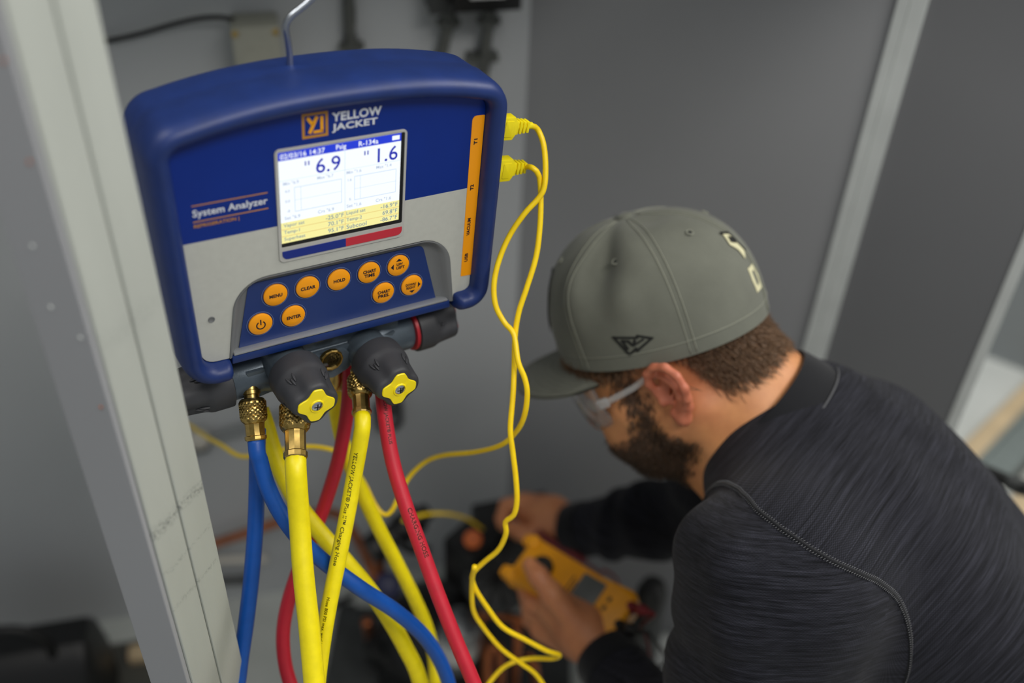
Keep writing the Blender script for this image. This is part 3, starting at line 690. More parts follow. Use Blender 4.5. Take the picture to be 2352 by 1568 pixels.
# ------------------------------------------------------------------ probe cables with moulded plugs
def plug_cable(label, base_px, zc, pts, r, exit_px):
    b = DL(*base_px, zc); e = DL(*exit_px, zc)
    root = empty('probe_cable', label, 'cable', loc=DP(*base_px, zc), group='probe cables plugged into the analyzer')
    d = e-b; L = np.linalg.norm(d); d /= L; up = np.cross([0, 0, 1.], d); up /= np.linalg.norm(up); A = np.stack([d, up, np.cross(d, up)], 1)
    def w(vf): return (lambda q: ((q[0]@Rd.T)*S+Td, q[1]))(xf(vf, A, b))
    pl = mk('plug', w(join(prism(round_poly([(-.004, -.0090), (.0085, -.0090), (.0112, -.0045), (.0112, .0045), (.0085, .0090), (-.004, .0090)], .0012, 4), -.0042, .0042))), 'plug_yellow', root, bevel=.0008)
    mk('plug_pad', w(prism(round_poly([(.0005, -.0062), (.0075, -.0062), (.0075, .0062), (.0005, .0062)], .001, 4), .0038, .0047)), 'plug_yellow', pl, bevel=.0003)
    sr = mk('strain_relief', w(join(*[box(.0108+i*.0032, .0108+i*.0032+.0022, -.0052+.0003*i, .0052-.0003*i, -.0036, .0036) for i in range(4)]+[lathe([(.0027, .010), (.0026, L*.98+.002)], 12, axis=(1, 0, 0))])), 'plug_yellow', root, bevel=.0005)
    e_ = pts[-1]
    if e_[0] < -.3: pts = list(pts)+[P(412, 985, 1.50), P(385, 1002, 1.62)]       # tied off on the back wall behind the post
    else: pts = list(pts)+[np.array([e_[0]-.02, e_[1]+.06, e_[2]*.5]), np.array([e_[0]-.01, e_[1]+.13, .06]), np.array([e_[0]+.03, e_[1]+.19, .003]), np.array([e_[0]+.09, e_[1]+.21, .003])]
    path = spline([DP(*exit_px, zc)]+list(pts), .003)
    mk('cable_cord', tube(path, r*S, 12), 'cable_yellow', root, angle=3)
    return root
q = lambda L_: [P(a[0], a[1], a[2]*1.035*S) for a in L_]
plug_cable('yellow probe cable from the upper side plug, looping out left behind the hoses', (1152, 292), -.012, q([(1234, 296, .72), (1248, 330, .722), (1253, 380, .724), (1250, 430, .726), (1236, 456, .728), (1205, 490, .73), (1172, 538, .735), (1148, 592, .738), (1135, 648, .74), (1138, 700, .742), (1158, 740, .744), (1180, 768, .742),
    (1190, 830, .740), (1205, 868, .742), (1211, 905, .745), (1204, 955, .755), (1185, 992, .77), (1150, 1022, .79), (1090, 1038, .83), (1015, 1046, .87), (975, 1062, .89), (940, 1095, .90), (918, 1135, .90), (900, 1172, .90), (883, 1182, .90), (862, 1160, .90), (838, 1112, .90), (808, 1065, .905), (775, 1038, .91), (735, 1027, .915), (690, 1026, .92), (640, 1034, .93), (590, 1046, .95), (548, 1046, .98), (512, 1024, 1.02), (476, 1004, 1.08), (455, 990, 1.14), (430, 975, 1.2)]), .0022, (1218, 288))
plug_cable('yellow probe cable from the lower side plug, dropping towards the yellow multimeter', (1147, 388), -.012, q([(1224, 386, .722), (1238, 404, .726), (1242, 450, .731), (1240, 520, .735), (1231, 590, .738), (1210, 660, .741), (1192, 715, .744), (1183, 770, .747), (1181, 840, .748), (1178, 910, .748), (1172, 985, .75), (1178, 1040, .755), (1185, 1100, .76), (1187, 1150, .765), (1180, 1182, .77), (1161, 1198, .775), (1162, 1225, .78), (1145, 1262, .79), (1110, 1292, .80), (1086, 1318, .805), (1090, 1348, .81),
    (1120, 1396, .82), (1155, 1440, .83), (1205, 1468, .84), (1255, 1494, .85), (1285, 1504, .86), (1270, 1512, .87), (1220, 1512, .88), (1175, 1522, .88), (1140, 1548, .88), (1105, 1600, .88), (1080, 1680, .9)]), .0022, (1206, 382))
for lab_, pts_ in (('thin yellow cable drooping past the black valve to the black control box', [(925, 1196, 1.30), (955, 1186, 1.32), (985, 1180, 1.34), (1030, 1180, 1.38), (1075, 1192, 1.45), (1108, 1215, 1.54)]),
                   ('thin yellow cable crossing the copper tubes under the left hand', [(1090, 1300, .86), (1084, 1340, .88), (1087, 1400, .90), (1110, 1440, .91), (1150, 1488, .92), (1195, 1522, .93), (1232, 1550, .94), (1262, 1600, .95), (1290, 1680, 1.0)])):
    cab = empty('thin_cable', lab_, 'cable', loc=P(*pts_[-1]))
    mk('cable_cord', tube(spline([P(*a_) for a_ in pts_], .004), .0023, 10), 'cable_yellow', cab, angle=3)


# ================================================================== THINGS ON THE BACK WALL
MT['box_grey'] = simple('box_grey', '#a3a396', .5, var=.04); MT['dark_grey'] = simple('dark_grey_plastic', '#3b3d3d', .5, var=.08)
MT['black_metal'] = simple('black_metal', '#141415', .4, .2); MT['label_pink'] = simple('label_pink', '#d8b9b4', .6); MT['label_white'] = simple('label_white', '#d9d9d6', .6)
MT['conduit_dark'] = simple('conduit_dark', '#5e605c', .45, .4); MT['conduit_grey'] = simple('conduit_grey', '#85898a', .45); MT['clamp_white'] = simple('clamp_white', '#c9c5bb', .5)
MT['cord_black'] = simple('cord_black', '#101010', .45); MT['cord_red'] = simple('cord_red', '#6e141a', .45)
NW = np.r_[-nl, 0]                                      # out of the back wall, into the room
def WB(px, py, off=0.):
    r = ray(px, py); o = np.r_[CORNER, 0]+NW*off; t = ((o-CAM)@NW)/(r@NW); return CAM+r*t
DLW = np.r_[dl, 0]; AW = np.stack([-DLW, [0, 0, 1.], NW], 1)   # wall frame: right, up, out
def wbox(c, w, h, d0, d1): return xf(box(-w/2, w/2, -h/2, h/2, d0, d1), AW, c)
def wthing(name, label, cat, c): return empty(name, label, cat, loc=c)
def on_wall(p): return p-NW*((p-np.r_[CORNER, 0])@NW)
# grey junction box
a = WB(527, 62, .052); b = WB(642, 62, .052); c = on_wall((a+b)/2); c[2] = a[2]-.05; w = np.linalg.norm(a-b)
jb = wthing('junction_box', 'grey junction box with brass lid screws on the wall above the analyzer', 'box', c)
mk('box_body', wbox(c, w, .10, .0005, .046), 'box_grey', jb, bevel=.005, seg=3); mk('box_lid', wbox(c, w*.985, .0985, .0462, .053), 'box_grey', jb, bevel=.003)
mk('lid_panel', xf(prism(round_poly([(-w*.33, -.035), (w*.33, -.035), (w*.33, .022), (-w*.33, .022)], .012, 6), .0528, .0538), AW, c), 'box_grey', jb)
for sx in (-1, 1):
    for sy in (-1, 1): mk('lid_screw', lathe([(.004, .0528), (.0042, .0545), (.0028, .0552)], 14, c+AW@np.array([sx*w*.41, sy*.0415, 0]), NW), 'brass', jb)
cb = wthing('wall_cable', 'thin black cable arching over to the grey junction box', 'cable', WB(560, 60, .03))
mk('cable_cord', tube(spline([WB(-40, 130, .01), WB(120, 112, .01), WB(240, 95, .012), WB(320, 78, .016), WB(400, 55, .02), WB(460, 42, .024), WB(510, 40, .026), WB(545, 50, .024), WB(562, 66, .022)], .006), .0032, 10), 'cord_black', cb)
def flex(name, label, pts, r, mat='conduit_dark'):
    t = wthing(name, label, 'conduit', pts[-1]); p = spline(pts, .0011); rr = r*(1+.07*np.sin(np.arange(len(p))*1.15))
    mk('conduit_tube', tube(p, rr, 14), mat, t, angle=3); return t
t = flex('conduit', 'dark flexible conduit running up the wall right of the hook', [np.array([*WB(798, 0, .012)[:2], 1.9]), WB(798, -60, .012), WB(800, 0, .012), WB(803, 60, .012), WB(808, 108, .012), WB(812, 200, .012)], .0072)
p = WB(808, 105, .012); mk('conduit_fitting', join(lathe([(.0085, -.012), (.0115, -.010), (.0115, .002), (.009, .004), (.009, .012)], 12, p, (0, 0, 1)), wbox(p, .032, .008, -.006, .008)), 'conduit_dark', t, angle=.4)
# black switch box
a = WB(1042, 28, .075); b = WB(1196, 22, .075); c = on_wall((a+b)/2); c[2] = (a[2]+b[2])/2+.065; w = np.linalg.norm(a-b)
sb = wthing('switch_box', 'black switch box with a pink label, half out of frame at top', 'box', c)
mk('box_body', wbox(c, w, .13, .0005, .070), 'black_metal', sb, bevel=.003); mk('box_cover', wbox(c+[0, 0, .001], w*1.02, .134, .0705, .076), 'black_metal', sb, bevel=.002)
mk('box_label', wbox(c-[0, 0, .034], w*.52, .030, .0762, .0766), 'label_white', sb, smooth=False); mk('label_field', wbox(c-[0, 0, .032], w*.40, .022, .0767, .077), 'label_pink', sb, smooth=False)
a = WB(985, 40, .04); b = WB(1036, 40, .04); c2 = on_wall((a+b)/2); c2[2] = a[2]+.05; w2 = np.linalg.norm(a-b)
gb = wthing('wiring_box', 'small dark green-grey box left of the black switch box', 'box', c2)
mk('box_body', wbox(c2, w2, .09, .0005, .04), 'dark_grey', gb, bevel=.004); mk('box_cover', wbox(c2, w2*1.04, .092, .0405, .044), 'dark_grey', gb, bevel=.002)
for lab, pts_, fit in (('left ribbed conduit dropping from the boxes', [WB(1030, 42, .02), WB(1026, 70, .02), WB(1018, 110, .02), WB(1004, 160, .02), WB(985, 240, .02), WB(965, 330, .01)], None),
                  ('right ribbed conduit dropping from the black switch box', [WB(1122, 38, .02), WB(1120, 70, .02), WB(1114, 120, .02), WB(1110, 180, .02), WB(1100, 280, .02), WB(1085, 350, .01)], (1110, 134))):
    t = flex('conduit', lab, pts_, .0078, 'conduit_grey' if 0 else 'conduit_dark'); p = pts_[0]
    mk('conduit_fitting', join(lathe([(.009, -.014), (.0125, -.012), (.0125, -.002), (.010, .002), (.010, .008)], 8, p, (0, 0, 1)), wbox(p-[0, 0, .005], .030, .007, -.006, .008)), 'conduit_dark', t, angle=.4)
    if fit:
        p = WB(*fit, .02); mk('conduit_clamp', join(lathe([(.0105, -.006), (.0105, .006)], 12, p, (0, 0, 1)), wbox(p, .042, .010, -.018, .004)), 'conduit_dark', t, angle=.4)
# lower wall pieces
t = flex('conduit', 'grey ribbed tube low on the wall, seen between post and brass coupling', [WB(430, 1030, .012), WB(500, 1004, .012), WB(570, 982, .012), WB(640, 958, .012), WB(740, 925, .012)], .0075, 'conduit_grey')
p = WB(455, 1010, .02); t = wthing('pipe_clamp', 'small white and black clamp on the wall beside the post', 'clamp', p)
mk('clamp_body', lathe([(.013, -.012), (.017, -.008), (.017, .008), (.012, .012)], 14, p, NW), 'clamp_white', t); mk('clamp_base', wbox(p-[0, 0, .018], .030, .022, -.0195, .004), 'black', t, bevel=.004)
p = WB(893, 950, .02); t = wthing('wall_bracket', 'black rounded ring bracket on the wall behind the red hose', 'bracket', p)
th = np.linspace(0, 2*PI, 33)[:-1]; rp = round_poly([(-.019, -.033), (.019, -.033), (.019, .033), (-.019, .033)], .014, 6)
mk('bracket_ring', tube(np.concatenate([xf((np.c_[rp, np.zeros(len(rp))], None), AW, p)[0], xf((np.c_[rp[:1], [0]], None), AW, p)[0]]), .0055, 10), 'black_metal', t); mk('bracket_foot', wbox(p-[0, 0, .004], .02, .018, -.0195, -.004), 'black_metal', t, bevel=.002)
t = wthing('copper_pipe', 'copper pipe running along the lower wall, left behind the blue hose', 'pipe', WB(500, 1245, .03))
pp = spline([WB(380, 1290, .03), WB(495, 1247, .03), WB(580, 1219, .03), WB(650, 1195, .03), WB(720, 1178, .05), WB(780, 1184, .09), WB(822, 1240, .14), WB(850, 1300, .2), WB(880, 1380, .26)], .006)
mk('pipe_tube', tube(pp, .0085, 14), 'copper', t); mk('pipe_clip', join(lathe([(.0105, -.007), (.0105, .007)], 14, pp[40], pp[41]-pp[40]), wbox(pp[40]-NW*.012, .014, .02, -.0175, .008)), 'zinc', t)
p = WB(555, 1285, .012); t = wthing('white_conduit', 'short white tube fixed low on the wall behind the blue hose', 'tube', p)
mk('tube_body', tube([WB(440, 1289, .012), WB(500, 1287, .012), WB(560, 1285, .012), WB(602, 1284, .012)], .0075, 12), 'clamp_white', t); mk('tube_cap', lathe([(.0088, -.004), (.0092, .006), (.006, .008)], 12, WB(603, 1284, .012), WB(603, 1284, .012)-WB(560, 1285, .012)), 'clamp_white', t)
p = WB(530, 1332, .012); t = wthing('dark_pipe', 'short dark pipe low on the wall under the white tube', 'pipe', p)
mk('pipe_tube', tube([WB(430, 1336, .014), WB(500, 1334, .014), WB(562, 1331, .014)], .008, 12), 'dark_grey', t); mk('pipe_cap', lathe([(.0095, -.004), (.0095, .006), (.007, .008)], 12, WB(563, 1331, .014), WB(563, 1331, .014)-WB(530, 1333, .014)), 'black', t)

# ================================================================== CONDENSING UNIT ON THE FLOOR
def Z(px, py, z): r = ray(px, py); return CAM+r*((z-CAM[2])/r[2])
cu0 = Z(1010, 1520, .0)
MT['shell_black'] = simple('compressor_black', '#0d0d0e', .4, .1, var=.2, bump=.1, bscale=200); MT['pan_grey'] = simple('pan_grey', '#4a4d4d', .5, .4, var=.15)
MT['silver_can'] = simple('silver_can', '#9fa3a6', .3, .8); MT['navy_cap'] = simple('navy_cap', '#10163f', .5); MT['orange_dull'] = simple('orange_dull', '#c8642a', .5)
cu = empty('condensing_unit', 'black condensing unit with compressor dome and copper tubes on the floor', 'compressor', loc=cu0)
c = Z(1000, 1490, .14); c[2] = 0
mk('base_pan', join(box(c[0]-.20, c[0]+.24, c[1]-.20, min(c[1]+.20, 1.18), .02, .035), box(c[0]-.20, c[0]-.17, c[1]-.20, c[1]+.18, .0, .02), box(c[0]+.21, c[0]+.24, c[1]-.20, c[1]+.1, .0, .02)), 'pan_grey', cu, bevel=.004)
comp = mk('compressor', lathe([(.075, .035), (.098, .045), (.100, .06), (.094, .07), (.094, .17), (.098, .175), (.098, .187), (.092, .20), (.075, .232), (.045, .252), (.012, .258)], 40, c, (0, 0, 1)), 'shell_black', cu, angle=.5)
p = c+[.035, -.055, .232]; mk('compressor_label', xf(lathe([(.026, .0), (.026, .003), (.0255, .0035)], 24, (0, 0, 0), (.35, -.5, .75)), np.eye(3), p+[0, -.006, .002]), 'label_white', comp)
mk('terminal_cover', xf(box(-.03, .03, -.02, .02, 0, .05), np.array([[.9, .4, 0], [-.4, .9, 0], [0, 0, 1]]), c+[-.085, -.03, .14]), 'shell_black', cu, bevel=.006)
mk('filter_can', lathe([(.010, 0), (.030, .012), (.034, .03), (.034, .10), (.028, .118), (.010, .128)], 24, Z(1045, 1440, .28)-[0, 0, .1], (.1, 0, 1)), 'silver_can', cu)
mk('can_label', lathe([(.0345, .045), (.0345, .085)], 24, Z(1045, 1440, .28)-[0, 0, .1], (.1, 0, 1)), 'label_white', cu)
# control box behind the far hand
b0 = P(1135, 1215, 1.62); 
mk('control_box', xf(box(-.055, .075, -.035, .035, -.13, .055), np.array([[.93, -.3, 0], [.3, .93, 0], [0, 0, 1]]), P(1165, 1230, 1.62)), 'black_metal', cu, bevel=.006)
mk('relay_box', xf(box(-.030, .030, -.03, .03, -.07, .03), np.array([[.8, .6, 0], [-.6, .8, 0], [0, 0, 1]]), P(1080, 1262, 1.56)), 'black_metal', cu, bevel=.004)
mk('orange_button', lathe([(.014, 0), (.014, .006), (.010, .009)], 18, P(1086, 1238, 1.522), CAM-P(1086, 1238, 1.5)), 'orange_dull', cu)
mk('fan_guard', lathe([(.045, 0), (.05, .01), (.05, .02), (.04, .028), (.012, .03)], 24, P(1140, 1345, 1.55), (0, -.3, 1)), 'dark_grey', cu)
for i in range(5): a_ = i*PI/5; p = P(1140, 1345, 1.55)+[0, -.01, .031]; d_ = np.array([math.cos(a_), math.sin(a_), .3*math.sin(a_)])*.045; mk('guard_rib', tube([p-d_, p+d_], .0018, 6), 'black_metal', cu)
for pts_, r in (([Z(1106, 1412, .30), Z(1104, 1440, .27), Z(1108, 1500, .2), Z(1112, 1570, .12), Z(1115, 1640, .06)], .0075), ([Z(1120, 1570, .2), Z(1122, 1510, .24), Z(1132, 1484, .26), Z(1146, 1490, .26), Z(1150, 1530, .23), Z(1148, 1600, .15)], .0075),
                ([Z(1102, 1404, .31), Z(1150, 1412, .31), Z(1200, 1424, .31), Z(1250, 1436, .30)], .0075), ([Z(1186, 1430, .30), Z(1190, 1470, .28), Z(1186, 1510, .24), Z(1180, 1600, .12)], .0075),
                ([Z(1098, 1360, .30), Z(1104, 1390, .31), Z(1130, 1400, .31), Z(1136, 1372, .32)], .006), ([Z(842, 1425, .2), Z(846, 1440, .18), Z(850, 1470, .12), Z(855, 1510, .06)], .009), ([Z(1210, 1500, .22), Z(1226, 1530, .2), Z(1236, 1600, .1)], .008)):
    mk('copper_tube', tube(spline(pts_, .006), r, 12), 'copper', cu, angle=3)
mk('power_lead', tube(spline([Z(700, 1600, .01), Z(770, 1562, .02), Z(850, 1545, .03), Z(905, 1520, .05), Z(940, 1490, .09)], .006), .006, 10), 'cord_black', cu)
mk('mount_bar', tube([Z(742, 1402, .05), Z(810, 1368, .09)], .006, 10), 'black_metal', cu)
# dark valve with blue cap
v0 = P(915, 1222, 1.62); va = P(845, 1268, 1.60); vb = P(985, 1172, 1.64)
vt = empty('service_valve', 'black service valve with dark blue round cap above the compressor dome', 'valve', loc=P(890, 1345, 1.62))
ax_ = vb-va; LL = np.linalg.norm(ax_)
mk('valve_body', lathe([(.012, 0), (.024, .004), (.026, .03), (.019, .036), (.019, .055), (.025, .06), (.025, LL-.02), (.016, LL-.014), (.014, LL)], 16, va, ax_), 'black_metal', vt, angle=.4)
mk('valve_lever', tube(spline([P(905, 1235, 1.58), P(940, 1260, 1.57), P(985, 1262, 1.56)], .005), [.008]*len(spline([P(905, 1235, 1.58), P(940, 1260, 1.57), P(985, 1262, 1.56)], .005)), 10), 'black_metal', vt)
mk('valve_stem', tube(spline([P(880, 1262, 1.6), P(872, 1300, 1.62), P(884, 1340, 1.64), P(900, 1420, 1.68)], .006), .009, 10), 'copper', vt)
mk('valve_cap', lathe([(.014, -.012), (.022, -.008), (.0225, .008), (.018, .012), (.006, .013)], 24, P(890, 1345, 1.60), CAM-P(890, 1345, 1.6)), 'navy_cap', vt)
# canister by the right wall
p = Z(1492, 1425, .0)*1.; p = P(1492, 1390, 1.58)
ct = empty('spray_canister', 'grey canister with a black top standing behind the meter leads', 'canister', loc=[p[0], p[1], 0])
mk('can_body', lathe([(.026, 0), (.028, .004), (.028, p[2]*.8), (.022, p[2]*.9), (.012, p[2]*.93)], 24, [p[0], p[1], 0], (0, 0, 1)), 'dark_grey', ct)
mk('can_top', lathe([(.021, p[2]*.88), (.024, p[2]*.93), (.024, p[2]+.035), (.018, p[2]+.052), (.006, p[2]+.056)], 24, [p[0], p[1], 0], (0, 0, 1)), 'black', ct)

# ================================================================== BEYOND THE RIGHT WALL
MT['pine'] = simple('pine_edge', '#cbb591', .6, var=.12, vscale=25); MT['steel_sheet'] = simple('steel_sheet', '#8d9795', .4, .3, var=.1, vscale=12); MT['dark_gap'] = simple('flange_and_shade_dark', '#4a4a44', .6); MT['rust'] = simple('brown_seal', '#7a5348', .6, var=.15)
def strip3(name, label, cat, p0, p1, w, z0, z1, mat, part, mat2=None):
    a = Z(*p0, z1); b = Z(*p1, z1); a[2] = b[2] = 0; d = (b-a)/np.linalg.norm(b-a); n = np.array([-d[1], d[0], 0])*w/2
    a = a-d*.02; b = b+d*.22
    t = empty(name, label, cat, loc=(a+b)/2); c = [a-n, b-n, b+n, a+n]
    mk(part, prism([q_[:2] for q_ in c], z0, z1), mat, t, bevel=.003, smooth=False); return t, a, b, d, n
t, a, b, d, n = strip3('wooden_board', 'pale wooden board lying on the white floor beyond the wall, farther from the black hose', 'board', (2232, 1035), (2352, 915), .05, .001, .030, 'pine', 'board_plank')
mk('board_end', prism([q_[:2] for q_ in (a-n*.98-d*.002, a-n*.98+d*.0, a+n*.98, a+n*.98-d*.002)], .002, .029), 'pine', t, smooth=False)
t, a, b, d, n = strip3('steel_channel', 'grey steel channel on the white floor between the wooden boards', 'channel', (2290, 1082), (2400, 962), .09, .001, .012, 'steel_sheet', 'channel_web')
for sg_ in (-1, 1): mk('channel_flange', prism([q_[:2] for q_ in (a+n*sg_*.80, b+n*sg_*.80, b+n*sg_*.99, a+n*sg_*.99)], .012, .034), 'dark_gap' if sg_ < 0 else 'steel_sheet', t, smooth=False)
t, a, b, d, n = strip3('wooden_board', 'pale wooden board behind the crouching person, nearest the black hose', 'board', (2345, 1170), (2440, 1060), .06, .001, .030, 'pine', 'board_plank')
t = empty('black_hose', 'thick black hose at the right edge behind the shoulder', 'hose', loc=P(2330, 1110, 1.35))
mk('hose_tube', tube(spline([P(2230, 1068, 1.42), P(2300, 1098, 1.38), P(2352, 1122, 1.35), P(2430, 1160, 1.3), P(2560, 1260, 1.3), P(2640, 1500, 1.35)], .006), .0095, 14), 'cord_black', t)
mk('hose_cuff', lathe([(.011, 0), (.0118, .004), (.0118, .02), (.011, .024)], 16, P(2318, 1106, 1.372), P(2352, 1122, 1.35)-P(2300, 1098, 1.38)), 'dark_grey', t)
# hardware on the white end board
E0 = np.r_[wr(XE+.0142, -.05), 0]; EN = np.r_[dr, 0]
def EB(px, py): r = ray(px, py); k_ = ((E0-CAM)@EN)/(r@EN); return CAM+r*k_
pz = [P(2292, 735, 1.22)[2], P(2262, 820, 1.25)[2]]
lt = empty('door_latch', 'brown seal strip and brass latch on the white wall end at right', 'latch', loc=[*wr(XE+.0145, -.03), pz[1]])
def ep(s1, o1, z): q_ = wr(XE+s1, o1); return np.array([q_[0], q_[1], z])
def ebox(s_a, s_b, o_a, o_b, z_a, z_b): return prism([wr(XE+s_a, o_a), wr(XE+s_b, o_a), wr(XE+s_b, o_b), wr(XE+s_a, o_b)], z_a, z_b)
mk('seal_strip', ebox(.0143, .0195, -.002, -.026, .44, .62), 'rust', lt, bevel=.001); mk('latch_plate', ebox(.0143, .018, -.006, -.03, .345, .41), 'brass', lt, bevel=.001); mk('latch_bolt', ebox(.018, .030, -.012, -.024, .36, .385), 'dark_grey', lt, bevel=.002)

# ================================================================== PERSON
HO = np.array([.175, .789, .981])+RC@np.array([-.013, -.008, 0])
HR = np.array([[-.771, -.364, -.523], [.19, -.915, .357], [-.608, .176, .774]])    # columns: forward, left, up
_q, _ = np.linalg.qr(HR); HR = _q*np.sign((_q*HR).sum(0))
def h(x, y, z): return HO+HR@np.array([x, y, z], float)
C7 = P(1795, 920, .995); NB = P(1772, 1005, .985)       # nape, base of the neck
SL = P(1790, 1335, .845); SR = np.array([.265, .900, .815])       # shoulders
PEL = np.array([.640, .545, .672])
SPd = (PEL-NB)/np.linalg.norm(PEL-NB)
e2 = np.array([.223, .522, .967])-np.array([.321, .914, .886]); e2 -= SPd*(e2@SPd); e2 /= np.linalg.norm(e2); e3 = np.cross(SPd, e2); e3 = e3 if e3[2] > 0 else -e3    # to his left, out of his back
EL = P(1665, 1900, .965); WL = P(1392, 1505, 1.15)
ER = np.array([.290, .900, .640]); WRr = P(1312, 1218, 1.45)
B = []
# head
def fx(c): x, y, z = c; return (x if x < .03 else .03+(x-.03)*.84, y, z if z > 0 else z*.84)
def Hc(a, b, ra, rb=None, k=.012): B.append(caps(h(*fx(a)), h(*fx(b)), ra, rb, k))
def He(c, r, k=.012, sub=False, R=None): B.append(ell(h(*fx(c)), np.array(r)*[.93 if c[0] > .03 else 1, 1, .9 if c[2] < 0 else 1], HR if R is None else HR@R, k, sub))
He((-.006, 0, .050), (.098, .076, .086)); He((.040, 0, -.010), (.052, .064, .082), .02)
He((.030, 0, .045), (.066, .066, .062), .02)
for s in (-1, 1):
    Hc((.000, s*.054, -.048), (.066, s*.020, -.098), .021, .017, .02); Hc((.062, s*.046, -.022), (.04, s*.058, -.012), .017, .016, .02)
    Hc((.086, s*.014, .022), (.074, s*.044, .020), .010, .009, .012); He((.094, s*.031, .000), (.016, .017, .011), .01, True)
    He((.060, s*.040, -.052), (.03, .02, .03), .02)
He((.078, 0, -.100), (.021, .022, .017), .014)
He((.072, 0, -.062), (.033, .034, .032), .02)
Hc((.094, 0, .018), (.119, 0, -.024), .0085, .0115, .010); He((.114, 0, -.031), (.012, .010, .009), .008)
for s in (-1, 1): He((.106, s*.0125, -.032), (.009, .0065, .0075), .006)
He((.1035, 0, -.060), (.0065, .022, .0055), .005); He((.100, 0, -.071), (.0075, .020, .0065), .005)
He((.104, 0, -.0655), (.01, .021, .0014), .003, True)
# neck: front and back cords
B.append(caps(h(-.030, 0, -.020), NB, .056, .062, .03)); B.append(caps(h(-.050, 0, .0), C7, .042, .046, .03))
for s in (-1, 1): B.append(caps(h(-.030, s*.052, -.035), NB+e2*s*.035-SPd*.01-e3*.045, .016, .014, .02))
B.append(caps(h(.020, 0, -.085), NB-e3*.055-SPd*.005, .036, .042, .03))
# ears
def ear(s):
    def pt(u, v, o): return h(-.018+u*1.0, s*(.0735+o*1.1), .003+v*.97)
    arc = [(.010, .002, .004), (.011, .014, .0085), (.006, .025, .012), (-.005, .0305, .0155), (-.017, .028, .0195), (-.0245, .017, .022), (-.0255, .003, .022), (-.021, -.009, .019), (-.014, -.019, .014)]
    for a, b in zip(arc[:-1], arc[1:]): B.append(caps(pt(*a), pt(*b), .0042, .0042, .003))
    B.append(caps(pt(-.014, -.019, .013), pt(-.004, -.031, .009), .0045, .0072, .004)); B.append(caps(pt(-.004, -.031, .009), pt(.004, -.024, .005), .0070, .005, .004))
    ah = [(.000, .020, .009), (-.009, .015, .0125), (-.0145, .004, .0145), (-.012, -.008, .013), (-.004, -.015, .010)]
    for a, b in zip(ah[:-1], ah[1:]): B.append(caps(pt(*a), pt(*b), .0034, .0034, .003))
    B.append(caps(pt(.009, -.001, .003), pt(.008, -.010, .006), .005, .0048, .004))
    B.append(ell(pt(-.010, .000, .0075), (.0165, .0035, .027), HR@np.array([[.94, -s*.34*1., 0], [s*.34, .94, 0], [0, 0, 1]]).T if s > 0 else HR@np.array([[.94, .34, 0], [-.34, .94, 0], [0, 0, 1]]).T, .004))
    B.append(ell(pt(-.002, -.004, .010), (.0085, .006, .011), HR, .003, True))
ear(1); ear(-1)
NHEAD = len(B)
# trunk and limbs inside the clothes
PLV = PEL-e3*.075
B.append(caps(NB+SPd*.06-e3*.02, NB+SPd*.26-e3*.03, .075, .07, .03)); B.append(caps(NB+SPd*.26-e3*.03, PLV, .07, .075, .03))
for s, S_, E_, W_ in ((1, SL, EL, WL), (-1, SR, ER, WRr)):
    B.append(caps(NB+SPd*.05, S_, .05, .045, .03)); B.append(caps(S_, E_, .040, .034, .02)); B.append(caps(E_, W_, .034, .024, .02))
# hands: palm, four fingers of three bones each, thumb
def finger(pts, r0, r1, k=.004):
    n = len(pts)-1
    for i in range(n): B.append(caps(pts[i], pts[i+1], r0+(r1-r0)*i/n, r0+(r1-r0)*(i+1)/n, k))
HS = len(B)
# left hand grips the meter: thumb on its face, fingers round its far edge and underneath
wl0 = WL; pl = lambda x, y, d: P(x, y, d)
B.append(caps(wl0, pl(1345, 1450, 1.165), .025, .028, .02)); B.append(caps(pl(1345, 1455, 1.165), pl(1275, 1400, 1.195), .027, .020, .02)); B.append(caps(pl(1330, 1470, 1.19), pl(1250, 1440, 1.225), .024, .019, .02)); B.append(caps(pl(1330, 1430, 1.165), pl(1280, 1385, 1.185), .021, .019, .02))
finger([pl(1318, 1425, 1.150), pl(1268, 1365, 1.150), pl(1236, 1322, 1.158), pl(1217, 1297, 1.168)], .0155, .0095, .006)
for i, f_ in enumerate(([(1272, 1405, 1.190), (1222, 1385, 1.200), (1205, 1352, 1.225), (1222, 1328, 1.246)], [(1268, 1422, 1.205), (1218, 1402, 1.225), (1208, 1368, 1.256), (1236, 1345, 1.272)], [(1262, 1436, 1.222), (1218, 1424, 1.246), (1212, 1392, 1.275), (1246, 1364, 1.288)], [(1262, 1446, 1.236), (1228, 1440, 1.262), (1226, 1412, 1.286), (1256, 1388, 1.296)])):
    finger([pl(*q_) for q_ in f_], (.0112, .0115, .0108, .0095)[i], (.0082, .0082, .008, .0072)[i])
# right hand: loose fist holding the probe, knuckles towards upper left
B.append(caps(WRr, pl(1268, 1190, 1.475), .024, .028, .02)); B.append(caps(pl(1268, 1182, 1.475), pl(1202, 1160, 1.50), .026, .020, .02)); B.append(caps(pl(1262, 1212, 1.485), pl(1212, 1198, 1.515), .023, .018, .02))
for i, f_ in enumerate(([(1208, 1150, 1.488), (1162, 1160, 1.482), (1152, 1190, 1.485), (1172, 1212, 1.49)], [(1206, 1162, 1.502), (1160, 1174, 1.502), (1156, 1202, 1.505), (1182, 1220, 1.505)], [(1208, 1176, 1.518), (1172, 1192, 1.524), (1172, 1216, 1.524), (1196, 1228, 1.52)], [(1212, 1192, 1.53), (1188, 1208, 1.538), (1190, 1228, 1.536), (1208, 1236, 1.53)])):
    finger([pl(*q_) for q_ in f_], (.0112, .0115, .0108, .0095)[i], (.0082, .0082, .008, .0072)[i])
